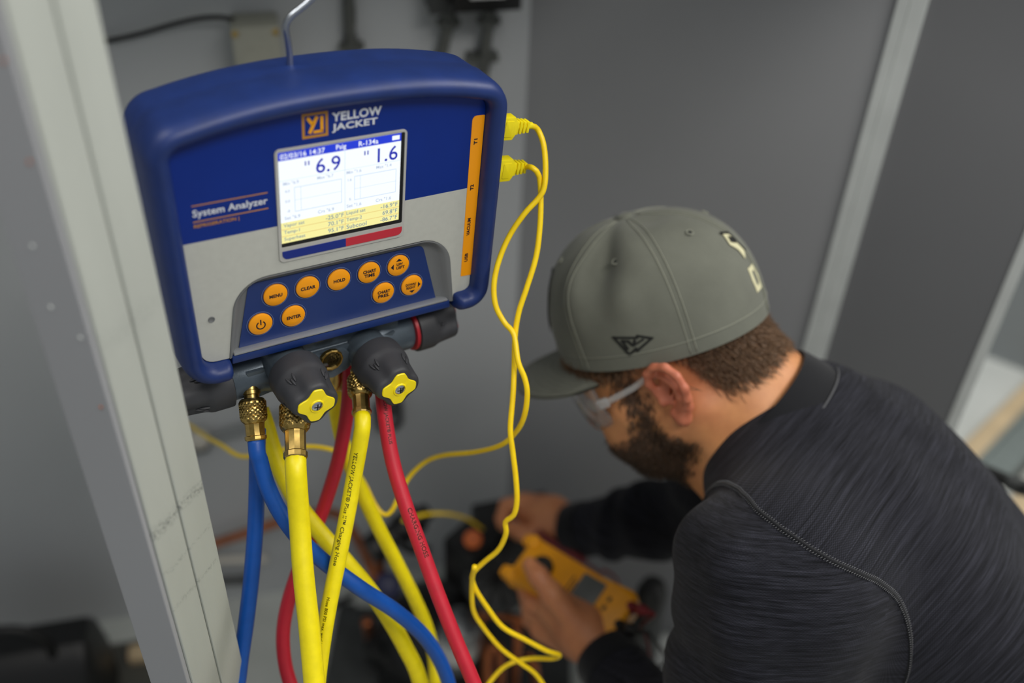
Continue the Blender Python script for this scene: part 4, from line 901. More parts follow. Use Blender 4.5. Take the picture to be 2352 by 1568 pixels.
finger([pl(1262, 1215, 1.465), pl(1226, 1226, 1.458), pl(1200, 1222, 1.462), pl(1180, 1212, 1.47)], .0145, .0092, .006)
# legs: squatting, out of the frame below
KN2 = [np.array([.30, .44, .40]), np.array([.46, .70, .36])]; AN = [np.array([.50, .47, .10]), np.array([.66, .73, .10])]
for s, K_, A_ in ((1, KN2[0], AN[0]), (-1, KN2[1], AN[1])):
    B.append(caps(PLV+e2*s*.075, K_, .065, .048, .03)); B.append(caps(K_, A_, .046, .036, .02)); B.append(caps(A_, A_+np.array([-.14, -.01, -.055]), .034, .026, .02))
per = empty('person', 'bearded person in grey cap, safety glasses and dark knit shirt crouching, holding a yellow multimeter', 'person', loc=(.45, .6, 0))
BV, BF = nets(B, .0030); BV = relax(BV, BF, 1, .35)
# colour zones in head space
def seg_poly(Q, poly):
    """signed distance (positive inside) to a side-view outline"""
    poly = np.asarray(poly, float); d = np.full(len(Q), 9.); ins = np.zeros(len(Q), bool)
    for i in range(len(poly)):
        a, b = poly[i], poly[(i+1) % len(poly)]; ab = b-a; t = np.clip(((Q-a)@ab)/(ab@ab), 0, 1); d = np.minimum(d, np.linalg.norm(Q-a-t[:, None]*ab, axis=1))
        c = (a[1] > Q[:, 1]) != (b[1] > Q[:, 1]); ins ^= c & (Q[:, 0] < (b[0]-a[0])*(Q[:, 1]-a[1])/(b[1]-a[1]+1e-12)+a[0])
    return np.where(ins, d, -d)
BEARD = [(.036, .05), (.034, -.018), (.048, -.040), (.076, -.050), (.13, -.048), (.13, -.15), (.040, -.150), (.005, -.100), (-.014, -.076), (-.006, -.060), (.010, -.040), (.012, .05)]
SCALP = [(-.2, .2), (-.2, -.036), (-.080, -.036), (-.062, -.032), (-.048, -.010), (-.040, .022), (-.016, .040), (.05, .034), (.2, .06), (.2, .2)]
def zones(V):
    q_ = (V-HO)@HR; q_[:, 0] = np.where(q_[:, 0] < .03, q_[:, 0], .03+(q_[:, 0]-.03)/.84); q_[:, 2] = np.where(q_[:, 2] > 0, q_[:, 2], q_[:, 2]/.84); sd = q_[:, [0, 2]]; near = (np.linalg.norm(q_, axis=1) < .2)
    wob = .0025*np.sin(q_[:, 0]*310+q_[:, 2]*170)+.002*np.sin(q_[:, 2]*420-q_[:, 1]*260)
    earz = (np.abs(q_[:, 1]) > .0775) & (q_[:, 0] < .004) & (q_[:, 0] > -.048) & (q_[:, 2] < .044) & (q_[:, 2] > -.042)
    be = np.clip((seg_poly(sd, BEARD)+wob+.009)/.020, 0, 1); scl = np.clip((seg_poly(sd, SCALP)+wob+.008)/.018, 0, 1)
    lips = (np.abs(q_[:, 1]) < .021) & (np.abs(q_[:, 2]+.066) < .011) & (q_[:, 0] > .09)
    be[lips] = 0
    brow = np.clip(1-np.abs(q_[:, 2]-.024-.1*(.03-np.abs(np.abs(q_[:, 1])-.03)))/.006, 0, 1)*(q_[:, 0] > .062)*(np.abs(np.abs(q_[:, 1])-.03) < .021)
    hair = np.maximum.reduce([be, scl, brow*.8])*near; hair[earz] = 0
    red = np.zeros(len(V)); red[earz & near] = 1
    red = np.maximum(red, near*np.clip(1-np.linalg.norm((q_-[.115, 0, -.03])/[.02, .02, .016], axis=1), 0, 1)*1.3)
    red = np.maximum(red, near*.55*np.clip(1-np.linalg.norm((q_-[-.035, .06, -.01])/[.05, .05, .05], axis=1), 0, 1)); red[lips & near] = .9
    red = np.maximum(red, .35*(~near))
    mole = near*(np.linalg.norm(q_-[-.044, .060, -.056], axis=1) < .0036)*1.
    return np.clip(hair, 0, 1), np.clip(red, 0, 1), mole, be*near*(~earz), scl*near*(~earz)
hair, red, mole, zb, zs = zones(BV)
k = N('skin'); at = k.n('ShaderNodeAttribute', _attribute_name='zone'); sp = k.n('ShaderNodeSeparateColor'); k.l(at.outputs['Color'], sp.inputs[0])
co = k.coord(); f = k.noise(co, 28, 4, .6); base = k.ramp(f, [(.3, lin('#b87a50')), (.7, lin('#d69662'))])
base = k.mix(k.math('MULTIPLY', sp.outputs[1], .75), base, lin('#c06a55'))
hn = k.math('ADD', sp.outputs[0], k.math('MULTIPLY', k.math('SUBTRACT', k.noise(co, 700, 3, .7), .5), 1.1)); hn = k.math('MULTIPLY', k.math('MULTIPLY', hn, sp.outputs[0], True), .84)
base = k.mix(hn, base, lin('#35271c')); base = k.mix(sp.outputs[2], base, lin('#5a3426'))
k.l(base, k.b.inputs['Base Color']); k.set(Roughness=.48, Subsurface_Weight=.12, Subsurface_Scale=.006); k.b.inputs['Subsurface Radius'].default_value = (1, .35, .2)
k.bump(k.noise(co, 480, 3), .12, .0004); MT['skin'] = k.m
body_o = mesh_fast('body', BV, BF, 'skin', per)
ca = body_o.data.color_attributes.new('zone', 'FLOAT_COLOR', 'POINT')
ca.data.foreach_set('color', np.stack([hair, red, mole, np.ones(len(BV))], 1).astype(np.float32).ravel())
# eyes
MT['eye'] = simple('eye_white', '#d8d0c8', .2, coat=.6); MT['iris'] = simple('iris', '#3d2a1c', .2)
for s in (-1, 1):
    e_ = mk('eye', lathe([(.001, -.0105), (.006, -.009), (.0098, -.004), (.0105, 0), (.0098, .004), (.006, .009), (.002, .0104)], 18, h(.0805, s*.031, -.001), HR@np.array([.9, 0, -.4])), 'eye', per)
    mk('iris', lathe([(.0045, .0098), (.004, .0102), (.001, .0106)], 16, h(.0805, s*.031, -.001), HR@np.array([.9, 0, -.4])), 'iris', e_)
# short hair and beard as strands grown from the skin
def strands(name, mask, n, L0, L1, mat, comb, r0=.00042):
    idx = np.flatnonzero(mask > .35); w = mask[idx]; w = w/w.sum(); ch = nrnd.choice(idx, n, p=w)
    Nn = np.zeros_like(BV); fn_ = np.cross(BV[BF[:, 2]]-BV[BF[:, 0]], BV[BF[:, 3]]-BV[BF[:, 1]])
    for i in range(4): np.add.at(Nn, BF[:, i], fn_)
    Nn /= np.linalg.norm(Nn, axis=1)[:, None]+1e-12
    p = BV[ch]+nrnd.normal(0, .0016, (n, 3)); nn = Nn[ch]; p -= nn*(nn*(p-BV[ch])).sum(1)[:, None]
    cd = HR@np.asarray(comb, float); d = nn*.55+cd+nrnd.normal(0, .22, (n, 3)); d /= np.linalg.norm(d, axis=1)[:, None]
    L = nrnd.uniform(L0, L1, n)[:, None]; x = np.cross(d, nn+.01); x /= np.linalg.norm(x, axis=1)[:, None]+1e-9; y = np.cross(d, x)
    rings = []
    for t, rr in ((-.15, 1.), (.55, .8)):
        c = p+d*L*t-nn*L*(.25*t*t if t > 0 else 0)
        for a in (0, 2.094, 4.189): rings.append(c+(math.cos(a)*x+math.sin(a)*y)*r0*rr)
    tip = p+d*L-nn*L*.3; V = np.stack(rings+[tip], 1).reshape(-1, 3); o = np.arange(n)[:, None]*7
    Q = [np.c_[o+a, o+(a+1) % 3, o+3+(a+1) % 3, o+3+a] for a in range(3)]; T_ = [np.c_[o+3+a, o+3+(a+1) % 3, o+6] for a in range(3)]
    fs = [tuple(q_) for q_ in np.concatenate(Q).tolist()]+[tuple(q_) for q_ in np.concatenate(T_).tolist()]
    o_ = mk(name, (V, fs), mat, per, recalc=False, angle=3); o_['kind'] = 'stuff'; return o_
MT['hair_brown'] = simple('hair_brown', '#6b5038', .5, var=.35, vscale=300); MT['beard_dark'] = simple('beard_dark', '#4a3727', .5, var=.35, vscale=300)
strands('hair', zs*((((BV-HO)@HR)[:, 2] < .06)), 7000, .010, .017, 'hair_brown', (-.35, 0, -.75))
strands('beard', zb, 7500, .004, .010, 'beard_dark', (.25, 0, -.6))

# ------------------------------------------------------------------ cap
MT['cap_cloth'] = None
def cloth(name, c, var=.12, weave=900, bump=.35):
    k = N(name); co = k.coord(); c = lin(c); f = k.noise(co, 22, 5, .6)
    a = k.ramp(f, [(.28, tuple(x*(1-var) for x in c)), (.72, tuple(x*(1+var) for x in c))])
    w = k.noise(co, weave, 2); k.l(k.mix(k.math('MULTIPLY', w, .25), a, tuple(x*.5 for x in c)), k.b.inputs['Base Color'])
    k.set(Roughness=.85, Specular_IOR_Level=.2); k.b.inputs['Sheen Weight'].default_value = .15; k.bump(w, bump, .0005); return k.m
MT['cap_cloth'] = cloth('cap_cloth', '#6b6d63'); MT['cap_thread'] = cloth('cap_thread', '#85877a'); MT['cap_black'] = simple('cap_black_thread', '#121412', .8); MT['cap_cream'] = simple('cap_cream_thread', '#cfcba6', .8)
# cap frame: its base plane tilts up towards the brim
tb = .20; CR = HR@np.array([[math.cos(tb), 0, -math.sin(tb)], [0, 1, 0], [math.sin(tb), 0, math.cos(tb)]]); CO = h(-.004, 0, .036)
def cpt(th, ph, off=0.):
    """crown surface: th round the head from the front to his left, ph 0 at the hem, pi/2 at the button"""
    th = np.asarray(th, float); ph = np.asarray(ph, float)
    ax_ = np.where(np.cos(th) > 0, .104, .110); e = .80
    r = np.cos(ph)**e; z_ = np.sin(ph)**.86*.122
    bulge = 1+.05*np.sin(2*ph)
    x = ax_*r*np.cos(th)*bulge; y = .0865*r*np.sin(th)*bulge
    seam = np.abs(((th/(PI/3)+.5) % 1)-.5)*2                    # 0 on a seam, 1 mid-panel
    d = .0022*np.sin(np.clip(seam, 0, 1)*PI/2)*np.sin(np.minimum(ph*1.2, PI/2))*np.cos(ph)
    dent = -.017*np.exp(-((th-1.38)/.24)**2-((ph-.92)/.30)**2)+.010*np.exp(-((th-1.10)/.15)**2-((ph-.66)/.36)**2)+.006*np.exp(-((th-1.62)/.14)**2-((ph-.5)/.2)**2)-.004*np.exp(-((th-2.5)/.5)**2-((ph-1.32)/.14)**2)
    n = np.stack([x/ax_**2, y/.0865**2, z_/.122**2], -1); n /= np.linalg.norm(n, axis=-1)[..., None]+1e-9
    p = np.stack([x, y, z_], -1)+n*(d+dent+off)[..., None]
    return CO+p@CR.T
nth, nph = 144, 44
TH = np.arange(nth)*2*PI/nth
def crown(off, flip=False):
    rings = [cpt(TH, np.full(nth, p_), np.full(nth, off)) for p_ in np.linspace(0, PI/2-.012, nph)]; return rings
outr = crown(.0); inr = crown(-.0022)
capp = mk('cap', loft([inr[-1]]+inr[::-1][1:]+outr, caps=True), 'cap_cloth', per, angle=1.2)
mk('cap_button', lathe([(.0065, -.003), (.0085, 0), (.0075, .003), (.004, .0045), (.001, .0048)], 20, CO+CR@np.array([0, 0, .1215]), CR[:, 2]), 'cap_cloth', capp)
for i in range(6):
    th_ = i*PI/3
    for da in (-.028, .028):
        pp = np.array([cpt(th_+da/max(.25, math.cos(p_)), p_, np.array(.0004)) for p_ in np.linspace(.01, 1.5, 50)]); mk('seam_stitch', tube(pp, .00055, 6), 'cap_thread', capp, angle=3)
    thc = th_+PI/6; c0 = cpt(thc, .92, np.array(.0006)); nrm = c0-CO; nrm = nrm/np.linalg.norm(nrm)
    f_ = frame(nrm); a_ = np.linspace(0, 2*PI, 19); mk('eyelet', tube(c0+(np.cos(a_)[:, None]*f_[:, 0]+np.sin(a_)[:, None]*f_[:, 1])*.0030, .0010, 6, cap=False), 'cap_thread', capp)
    mk('eyelet_hole', lathe([(.0022, -.0005), (.0022, .0006), (.0006, .0008)], 10, c0, nrm), 'cap_black', capp)
pp = cpt(np.r_[TH, 0], np.full(nth+1, .085), np.full(nth+1, .0003)); mk('hem_stitch', tube(pp, .0005, 6, cap=False), 'cap_thread', capp, angle=3)
# brim
def brim(u, v, side):
    """u -1..1 across, v 0..1 outward"""
    th_ = u*1.12; b0 = np.array([.1035*math.cos(th_), .0862*math.sin(th_), 0]); ln = .063*(max(0, 1-abs(u)**2.6))**.5
    p = b0+np.array([1, 0, 0])*ln*v+np.array([0, .10*math.sin(th_)*ln*v, 0]); p[2] = -.004-.0190*v*ln/.074-.012*(p[1]/.08)**2+side
    return CO+CR@p
U_ = np.linspace(-1, 1, 49); V_ = np.linspace(-.06, 1, 12)
top = [np.array([brim(u, v, .0014) for u in U_]) for v in V_]; bot = [np.array([brim(u, v, -.0014) for u in U_]) for v in V_]
br = mk('brim', loft([np.concatenate([t_, b_[::-1]]) for t_, b_ in zip(top, bot)], closed=True, caps=True), 'cap_cloth', capp, angle=1.)
for v in (.25, .42, .59, .76, .93): mk('brim_stitch', tube(np.array([brim(u, v, .0017) for u in np.linspace(-.93, .93, 60)]), .0004, 5), 'cap_thread', capp, angle=3)
# embroidery laid over the crown: flat outlines draped on its surface
def emb(name, polys, th0, ph0, w, mat, off=.0007, rot=0., thick=.0006):
    parts = []
    for poly in polys:
        pl_ = np.asarray(poly, float); dense = []
        for i in range(len(pl_)):
            a, b = pl_[i], pl_[(i+1) % len(pl_)]; n = max(1, int(np.linalg.norm(b-a)*w/.002)); dense += [a+(b-a)*t/n for t in range(n)]
        q_ = np.array(dense)*w; c_, s_ = math.cos(rot), math.sin(rot); q_ = q_@np.array([[c_, s_], [-s_, c_]])
        th_ = th0+q_[:, 0]/.095/max(.3, math.cos(ph0)); ph_ = ph0+q_[:, 1]/.115
        lo_ = cpt(th_, ph_, np.full(len(q_), off-thick)); hi_ = cpt(th_, ph_, np.full(len(q_), off)); n = len(q_)
        parts.append((np.concatenate([lo_, hi_]), [tuple(range(n, 2*n))]+[(i, (i+1) % n, n+(i+1) % n, n+i) for i in range(n)]))
    return mk(name, join(*parts), mat, capp, smooth=False)
def stroke(pts, w):
    pts = np.asarray(pts, float); out = []
    for a, b in zip(pts[:-1], pts[1:]):
        d = (b-a)/np.linalg.norm(b-a); n = np.array([-d[1], d[0]])*w/2; out.append([a-n-d*w/2, b-n+d*w/2, b+n+d*w/2, a+n-d*w/2])
    return out
fl = stroke([(-.60, .42), (-.22, -.52), (.06, -.30), (.08, -.40), (.66, .04), (.24, .30), (.20, .22), (-.60, .42)], .10)+stroke([(-.22, -.22), (-.32, .18), (-.12, .12), (-.02, -.10)], .10)+stroke([(.10, .10), (.02, -.12), (.36, .06)], .09)
emb('side_emblem', [[(x, y*.72) for x, y in p_] for p_ in fl], 1.62, .165, .024, 'cap_black')
emb('back_emblem', [[(-.55, .5), (-.1, .62), (.2, .2), (.55, -.1), (.45, -.6), (.1, -.25), (-.35, -.1)]], 3.02, .60, .022, 'cap_cream', off=.0014, rot=-.7)
emb('back_emblem_dark', stroke([(-.6, .55), (-.1, .7), (.25, .2), (.6, -.1)], .14)+[[(-.3, .42), (.02, .4), (.1, .12), (-.25, .08)]], 3.02, .60, .022, 'cap_black', off=.0019, rot=-.7)
emb('back_number', stroke([(-.3, .5), (.3, .5), (.36, 0), (.3, -.5), (-.3, -.5), (-.36, 0), (-.3, .5)], .26), 3.04, .28, .018, 'cap_cream')
emb('front_emblem', [[(-.5, .5), (.3, .6), (.5, .1), (.3, -.6), (-.4, -.5), (-.2, 0)]], .22, .50, .055, 'cap_black', off=.0016)

# ------------------------------------------------------------------ safety glasses
k = N('clear_plastic'); k.set(Base_Color=(.95, .95, .96), Roughness=.06, IOR=1.45, Transmission_Weight=.92); MT['clear'] = k.m
gl = None
def lens_pt(a, z, off=0.): return h((.112+off)*math.cos(a)**.7-.004, (.079+off)*math.sin(a), z)
A_ = np.linspace(-1.18, 1.18, 41)
lr = []
for z, o1 in ((.020, 0), (.008, .001), (-.006, 0), (-.018, -.002), (-.026, -.005)): lr.append((z, o1))
outs = [np.array([lens_pt(a, z+.008*(abs(a)/1.2)**2+(.006*(1-min(1, abs(a)/.16)) if z < -.01 else 0), o1+.0009) for a in A_]) for z, o1 in lr]
ins_ = [np.array([lens_pt(a, z+.008*(abs(a)/1.2)**2+(.006*(1-min(1, abs(a)/.16)) if z < -.01 else 0), o1-.0009) for a in A_]) for z, o1 in lr]
gl = mk('safety_glasses', loft([np.concatenate([o_, i_[::-1]]) for o_, i_ in zip(outs, ins_)], closed=True, caps=True), 'clear', per, angle=.9)
MT['clear_arm'] = simple('clear_arm', '#9d9a94', .15, coat=.6)
k = N('clear_frame'); k.set(Base_Color=(.8, .8, .8), Roughness=.12, IOR=1.45, Transmission_Weight=.7); MT['clear_arm'] = k.m
for s in (-1, 1):
    tp = spline([h(.050, s*.0785, .012), h(.036, s*.0790, .013), h(.010, s*.0800, .017), h(-.012, s*.0800, .022), h(-.026, s*.0775, .010)], .004)
    mk('temple_arm', loft([np.stack([p_+HR@np.array([0, dy, dz]) for dy, dz in ((-.0012, -.003), (.0012, -.003), (.0012, .003), (-.0012, .003))]) for p_ in tp], caps=True), 'clear_arm', gl, bevel=.0005)
    mk('hinge', xf(box(-.006, .006, -.0016, .0024, -.005, .005), HR, h(.048, s*.0787, .012)), 'clear_arm', gl, bevel=.001)

# ------------------------------------------------------------------ shirt: trunk, sleeves, collar, seams
def knit(name, dark='#101116', light='#3a3b45'):
    k = N(name); uv = k.n('ShaderNodeUVMap').outputs[0]
    st1 = k.noise(k.mapping(uv, (11, 330, 1)), 1, 4, .65); st2 = k.noise(k.mapping(uv, (40, 1100, 1), loc=(3, 7, 0)), 1, 2, .6)
    f = k.math('ADD', k.math('MULTIPLY', st1, .62), k.math('MULTIPLY', st2, .38))
    col = k.ramp(f, [(.36, lin(dark)), (.50, tuple((x+y)*.42 for x, y in zip(lin(dark), lin(light)))), (.64, lin(light))])
    sepn = k.n('ShaderNodeSeparateXYZ'); k.l(uv, sepn.inputs[0])
    su = k.math('SINE', k.math('MULTIPLY', sepn.outputs[0], 2*PI/.00165)); sv = k.math('SINE', k.math('MULTIPLY', sepn.outputs[1], 2*PI/.0021))
    kn = k.math('ADD', k.math('MULTIPLY', k.math('MULTIPLY', su, sv), .5), .5)
    k.l(k.mix(k.math('MULTIPLY', kn, .7), col, tuple(x*.25 for x in lin(dark))), k.b.inputs['Base Color'])
    k.set(Roughness=.9, Specular_IOR_Level=.15); k.b.inputs['Sheen Weight'].default_value = .05; k.b.inputs['Sheen Roughness'].default_value = .5
    k.bump(k.math('ADD', kn, k.math('MULTIPLY', st1, 1.5)), .35, .0008); return k.m
MT['knit'] = knit('heathered_knit'); MT['knit_thread'] = simple('seam_thread', '#4a4b4e', .8, var=.2, vscale=500); MT['knit_dark'] = cloth('collar_cloth', '#15161a', .1, 1200)
T_ = []
def tell(c, r, k=.05): T_.append(ell(c, r, np.stack([SPd, e2, e3], 1), k))
tc = lambda s, l=0., d=0.: NB+SPd*s+e2*l+e3*d
tell(tc(.15, 0, -.008), (.185, .178, .112)); tell(tc(.33, 0, -.034), (.20, .160, .106)); tell(tc(.48, 0, -.066), (.14, .165, .115))
T_.append(caps(C7+SPd*.025-e3*.035, tc(.12, 0, .03), .058, .07, .04))
CB = P(1872, 845, .985); CF = P(1640, 1085, .995); ctr = (CB+CF)/2; CLR = np.linalg.norm(CB-CF)/2; cx2 = (CB-CF)/np.linalg.norm(CB-CF)
cx1 = e2-cx2*(e2@cx2); cx1 /= np.linalg.norm(cx1); nd = np.cross(cx1, cx2); nd = nd if nd@(HO-ctr) > 0 else -nd
T_.append(caps(ctr-nd*.046-cx2*.004, tc(.13, 0, .0), .066, .085, .05)); T_.append(caps(CB-nd*.040-cx2*.03, tc(.16, 0, .03), .040, .07, .05))
for s in (1, -1):
    S_ = SL if s > 0 else SR
    T_.append(caps(tc(.035, s*.05, -.005), S_, .060, .066, .06)); T_.append(caps(tc(.10, s*.09, .040), tc(.28, s*.09, .030), .055, .05, .05))
def sleeve(S_, E_, W_, folds, sgn):
    q_ = []
    d1 = (E_-S_)/np.linalg.norm(E_-S_); d2 = (W_-E_)/np.linalg.norm(W_-E_)
    q_.append(caps(S_, S_+d1*.11, .074, .069, .055)); q_.append(caps(S_+d1*.11, E_, .069, .058, .03)); q_.append(caps(E_, E_+d2*.12, .058, .049, .03)); q_.append(caps(E_+d2*.12, W_-d2*.006, .049, .037, .02))
    for t, amp, r in folds:
        p_ = S_+(E_-S_)*t if t < 1 else E_+(W_-E_)*(t-1); rad = np.interp(t, [0, .4, 1, 2], [.075, .069, .056, .038]); d = d1 if t < 1 else d2; fr_ = frame(d)
        a_ = np.linspace(0, 2*PI, 14); ph = t*9
        ringp = [p_+(fr_[:, 0]*math.cos(x)+fr_[:, 1]*math.sin(x))*(rad-r+amp)+d*.014*math.sin(x+ph) for x in a_]
        for a, b in zip(ringp[:-1], ringp[1:]): q_.append(caps(a, b, r, r, .014))
    return q_, d1
Ls, dL = sleeve(SL, EL, WL+(EL-WL)*.03, ((.15, .003, .012), (.25, .0075, .012), (.345, .009, .011), (.44, .008, .012), (.55, .006, .012), (.75, .006, .012), (.96, .006, .012), (1.15, .005, .011), (1.4, .004, .010), (1.62, .004, .009)), 1)
Ls += [caps(P(1655, 1262, .85), P(1700, 1300, .80), .040, .03, .016), caps(P(1652, 1390, .86), P(1710, 1440, .80), .038, .03, .016), caps(P(1642, 1545, .87), P(1720, 1560, .81), .042, .03, .016)]
Rs, dR = sleeve(SR, ER, WRr+(ER-WRr)*.03, ((.7, .005, .012), (.9, .005, .012), (1.2, .005, .011), (1.45, .004, .010), (1.7, .004, .009)), -1)
TV, TF = nets(T_+Ls+Rs, .0044); TV = relax(TV, TF, 3, .5)
def plane3(a, b, c, inside): n = np.cross(b-a, c-a); n /= np.linalg.norm(n); return (a, n if (inside-a)@n > 0 else -n)
_c = (TV-CAM)@RC; _px = W/2+FPX*_c[:, 0]/-_c[:, 2]; _py = H/2-FPX*_c[:, 1]/-_c[:, 2]
def surf(px, py):
    i = np.flatnonzero(np.hypot(_px-px, _py-py) < 9); return TV[i[np.argmax(_c[i, 2])]]
PLs = plane3(surf(1690, 1168), surf(1958, 1300), surf(2088, 1480), EL)
PRs = plane3(SR+e3*.07-e2*.0, SR-e3*.06+e2*.01, SR-SPd*.05+e2*.02, ER) if 0 else (SR+e2*.02, -e2*.8+dR*.6)
_pts = np.array([surf(1690, 1168), surf(1830, 1200), surf(2004, 1348), surf(2085, 1480), surf(2090, 1552)])
_best = min(((np.std(np.linalg.norm(_pts-P(x_, y_, d_), axis=1)), x_, y_, d_) for x_ in range(1700, 1840, 20) for y_ in range(1440, 1640, 20) for d_ in np.linspace(.74, .95, 22)))
AC = P(*_best[1:]); AR = np.linalg.norm(_pts-AC, axis=1).mean()
fc = TV[TF].mean(1); lat = (fc-NB)@e2; alongL = (fc-PLs[0])@PLs[1]; alongR = (fc-PRs[0])@PRs[1]
_t = np.clip(((fc-SL)@(EL-SL))/((EL-SL)@(EL-SL)), 0, 1); isL = (np.linalg.norm(fc-AC, axis=1) < AR) | ((np.linalg.norm(fc-SL-_t[:, None]*(EL-SL), axis=1) < .088) & (_t > .35)); isR = (alongR > 0) & (lat < -.07)
isL |= np.linalg.norm(fc-(WL+EL)/2, axis=1) < .16; isR |= np.linalg.norm(fc-(WRr+ER)/2, axis=1) < .17
isL &= ~isR
# seam: border vertices pulled onto the cut
inS = np.zeros(len(TV), bool); inT = np.zeros(len(TV), bool); inS[TF[isL].ravel()] = True; inT[TF[~isL].ravel()] = True
bd = inS & inT; _o = TV-AC; _r = np.linalg.norm(_o, axis=1); dist = _r-AR; bd &= np.abs(dist) < .006; TV[bd] -= (dist/_r)[bd][:, None]*_o[bd]
def unwrap(o, V, F, org, axis, up, lo=0.):
    axis = axis/np.linalg.norm(axis); x = up-axis*(up@axis); x /= np.linalg.norm(x); y = np.cross(axis, x); q_ = V-org
    s_ = q_@axis; a_ = np.arctan2(q_@y, q_@x); r_ = .14
    lay = o.data.uv_layers.new(name='UVMap'); n = len(o.data.loops); vi = np.zeros(n, np.int32); o.data.loops.foreach_get('vertex_index', vi)
    aa = a_[vi].reshape(-1, 4); ref = aa[:, :1]; aa = ref+(aa-ref+PI) % (2*PI)-PI
    lay.data.foreach_set('uv', np.stack([aa.ravel()*r_, s_[vi]], 1).astype(np.float32).ravel())
def part_of(name, mask, parent, org, axis, up):
    F = TF[mask]; u, inv = np.unique(F, return_inverse=True); V = TV[u]; F = inv.reshape(-1, 4)
    o = mesh_fast(name, V, F, 'knit', parent); unwrap(o, V, F, org, axis, up); return o
AXB = RC@np.array([.70, -.68, .2]); AXB /= np.linalg.norm(AXB)    # the courses run square to the leaning back
shirt = part_of('shirt', ~(isL | isR), per, NB+SPd*.15-e3*.03, AXB, -e3)
part_of('sleeve', isL, shirt, SL-e3*.02, dL*.35+RC@np.array([0, -.9, 0]), -e3); part_of('sleeve', isR, shirt, SR, dR, e3)
for E_, W_ in ((EL, WL), (ER, WRr)):
    cd = (W_-E_)/np.linalg.norm(W_-E_)
    mk('cuff', lathe([(.034, -.030), (.0405, -.028), (.0400, -.006), (.0385, 0), (.034, .002), (.028, -.004)], 36, W_, cd), 'knit_dark', shirt)
sv = TV[bd]; cs = sv.mean(0); fr_ = frame(PLs[1]); ang = np.arctan2((sv-cs)@fr_[:, 1], (sv-cs)@fr_[:, 0]); sv = sv[np.argsort(ang)]
gap = np.linalg.norm(np.roll(sv, -1, 0)-sv, axis=1); sv = np.roll(sv, -(int(gap.argmax())+1), 0)
ker = np.ones(7)/7; svs = np.stack([np.convolve(np.pad(sv[:, i], 3, 'edge'), ker, 'valid') for i in range(3)], 1)[::3]
nv = svs-cs; nv -= PLs[1]*(nv@PLs[1])[:, None]; nv /= np.linalg.norm(nv, axis=1)[:, None]
seam_path = spline(svs+nv*.0004, .0011)
mk('shoulder_seam', tube(seam_path, .0017, 8), 'knit_dark', shirt, angle=3)
st_ = []; tt = np.gradient(seam_path, axis=0); tt /= np.linalg.norm(tt, axis=1)[:, None]; npth = seam_path-cs; npth -= PLs[1]*(npth@PLs[1])[:, None]; npth /= np.linalg.norm(npth, axis=1)[:, None]
for i in range(0, len(seam_path)-3, 2):
    for sg_ in (-1, 1):
        p_ = seam_path[i]+npth[i]*.0010+PLs[1]*sg_*.0021; st_.append(tube([p_-tt[i]*.0006-PLs[1]*.0009, p_+tt[i]*.0006+PLs[1]*.0009], .00042, 5))
o_ = mk('seam_stitches', join(*st_), 'knit_thread', shirt, angle=3, recalc=False); o_['kind'] = 'stuff'
# collar band round the neck

ring = []
for a_ in np.linspace(0, 2*PI, 61)[:-1]:
    rr = (.071, CLR+.003); ring.append(ctr+cx1*math.cos(a_)*rr[0]+cx2*math.sin(a_)*rr[1])
ring = np.array(ring); out = ring-ctr; out /= np.linalg.norm(out, axis=1)[:, None]
prof = [(-.001, -.020), (.010, -.024), (.0065, -.008), (.003, .006), (.001, .011), (-.002, .010), (-.004, .0), (-.004, -.018)]
ring = ring+nd*.011
mk('collar', loft([ring+out*o_+nd*z_ for o_, z_ in prof+prof[:1]]), 'knit_dark', shirt)
mk('collar_seam', tube(np.concatenate([ring+out*.0112-nd*.0225, (ring+out*.0112-nd*.0225)[:1]]), .0011, 6), 'knit_thread', shirt, angle=3)
# trousers and boots
MT['denim'] = cloth('work_trousers', '#23262d', .12, 800); MT['boot'] = simple('boot_leather', '#3a2a1e', .6, var=.2)
Q_ = [ell(PLV+SPd*.03+e3*.015, (.14, .165, .13), np.stack([SPd, e2, e3], 1), .04)]
for s, K_, A_ in ((1, KN2[0], AN[0]), (-1, KN2[1], AN[1])): Q_ += [caps(PLV+e2*s*.078, K_, .088, .066, .03), caps(K_, A_+[0, 0, .03], .064, .052, .02)]
V, F = nets(Q_, .008); mesh_fast('trousers', relax(V, F, 2), F, 'denim', per)
for A_ in AN:
    V, F = nets([caps(A_+[0, 0, .04], A_+[0, 0, -.03], .045, .045, .02), caps(A_+[.03, 0, -.058], A_+[-.17, -.01, -.062], .040, .036, .02)], .006, extra=lambda D, g: np.maximum(D, .002-g[..., 2])); mesh_fast('boot', relax(V, F, 1), F, 'boot', per)

# ================================================================== MULTIMETER AND LEADS
MT['meter_yellow'] = simple('meter_yellow', '#e79a05', .5, var=.06, vscale=60, bump=.1, bscale=900); MT['meter_grey'] = simple('meter_grey', '#5c605f', .4); MT['meter_dark'] = simple('meter_dark', '#1b1712', .5)
m0 = P(1198, 1284, 1.232); m1 = P(1440, 1428, 1.150); ml = (m1-m0); ML = np.linalg.norm(ml); ml /= ML
mc = (m0+m1)/2; mn = CAM-mc; mn /= np.linalg.norm(mn); mn = mn*.8+np.array([0, 0, .6]); mn -= ml*(mn@ml); mn /= np.linalg.norm(mn); mw = np.cross(mn, ml)
AM = np.stack([ml, mw, mn], 1); MM = Matrix.Identity(4)
for i in range(3):
    for j in range(3): MM[i][j] = AM[i][j]
    MM[i][3] = mc[i]
mt = empty('multimeter', 'yellow digital multimeter held in the left hand', 'meter', MM)
def m_(name, vf, mat, par=None, **kw): return mk(name, vf, mat, par or mt, local=True, **kw)
hw = .0335; X0, X1 = -ML/2, ML/2
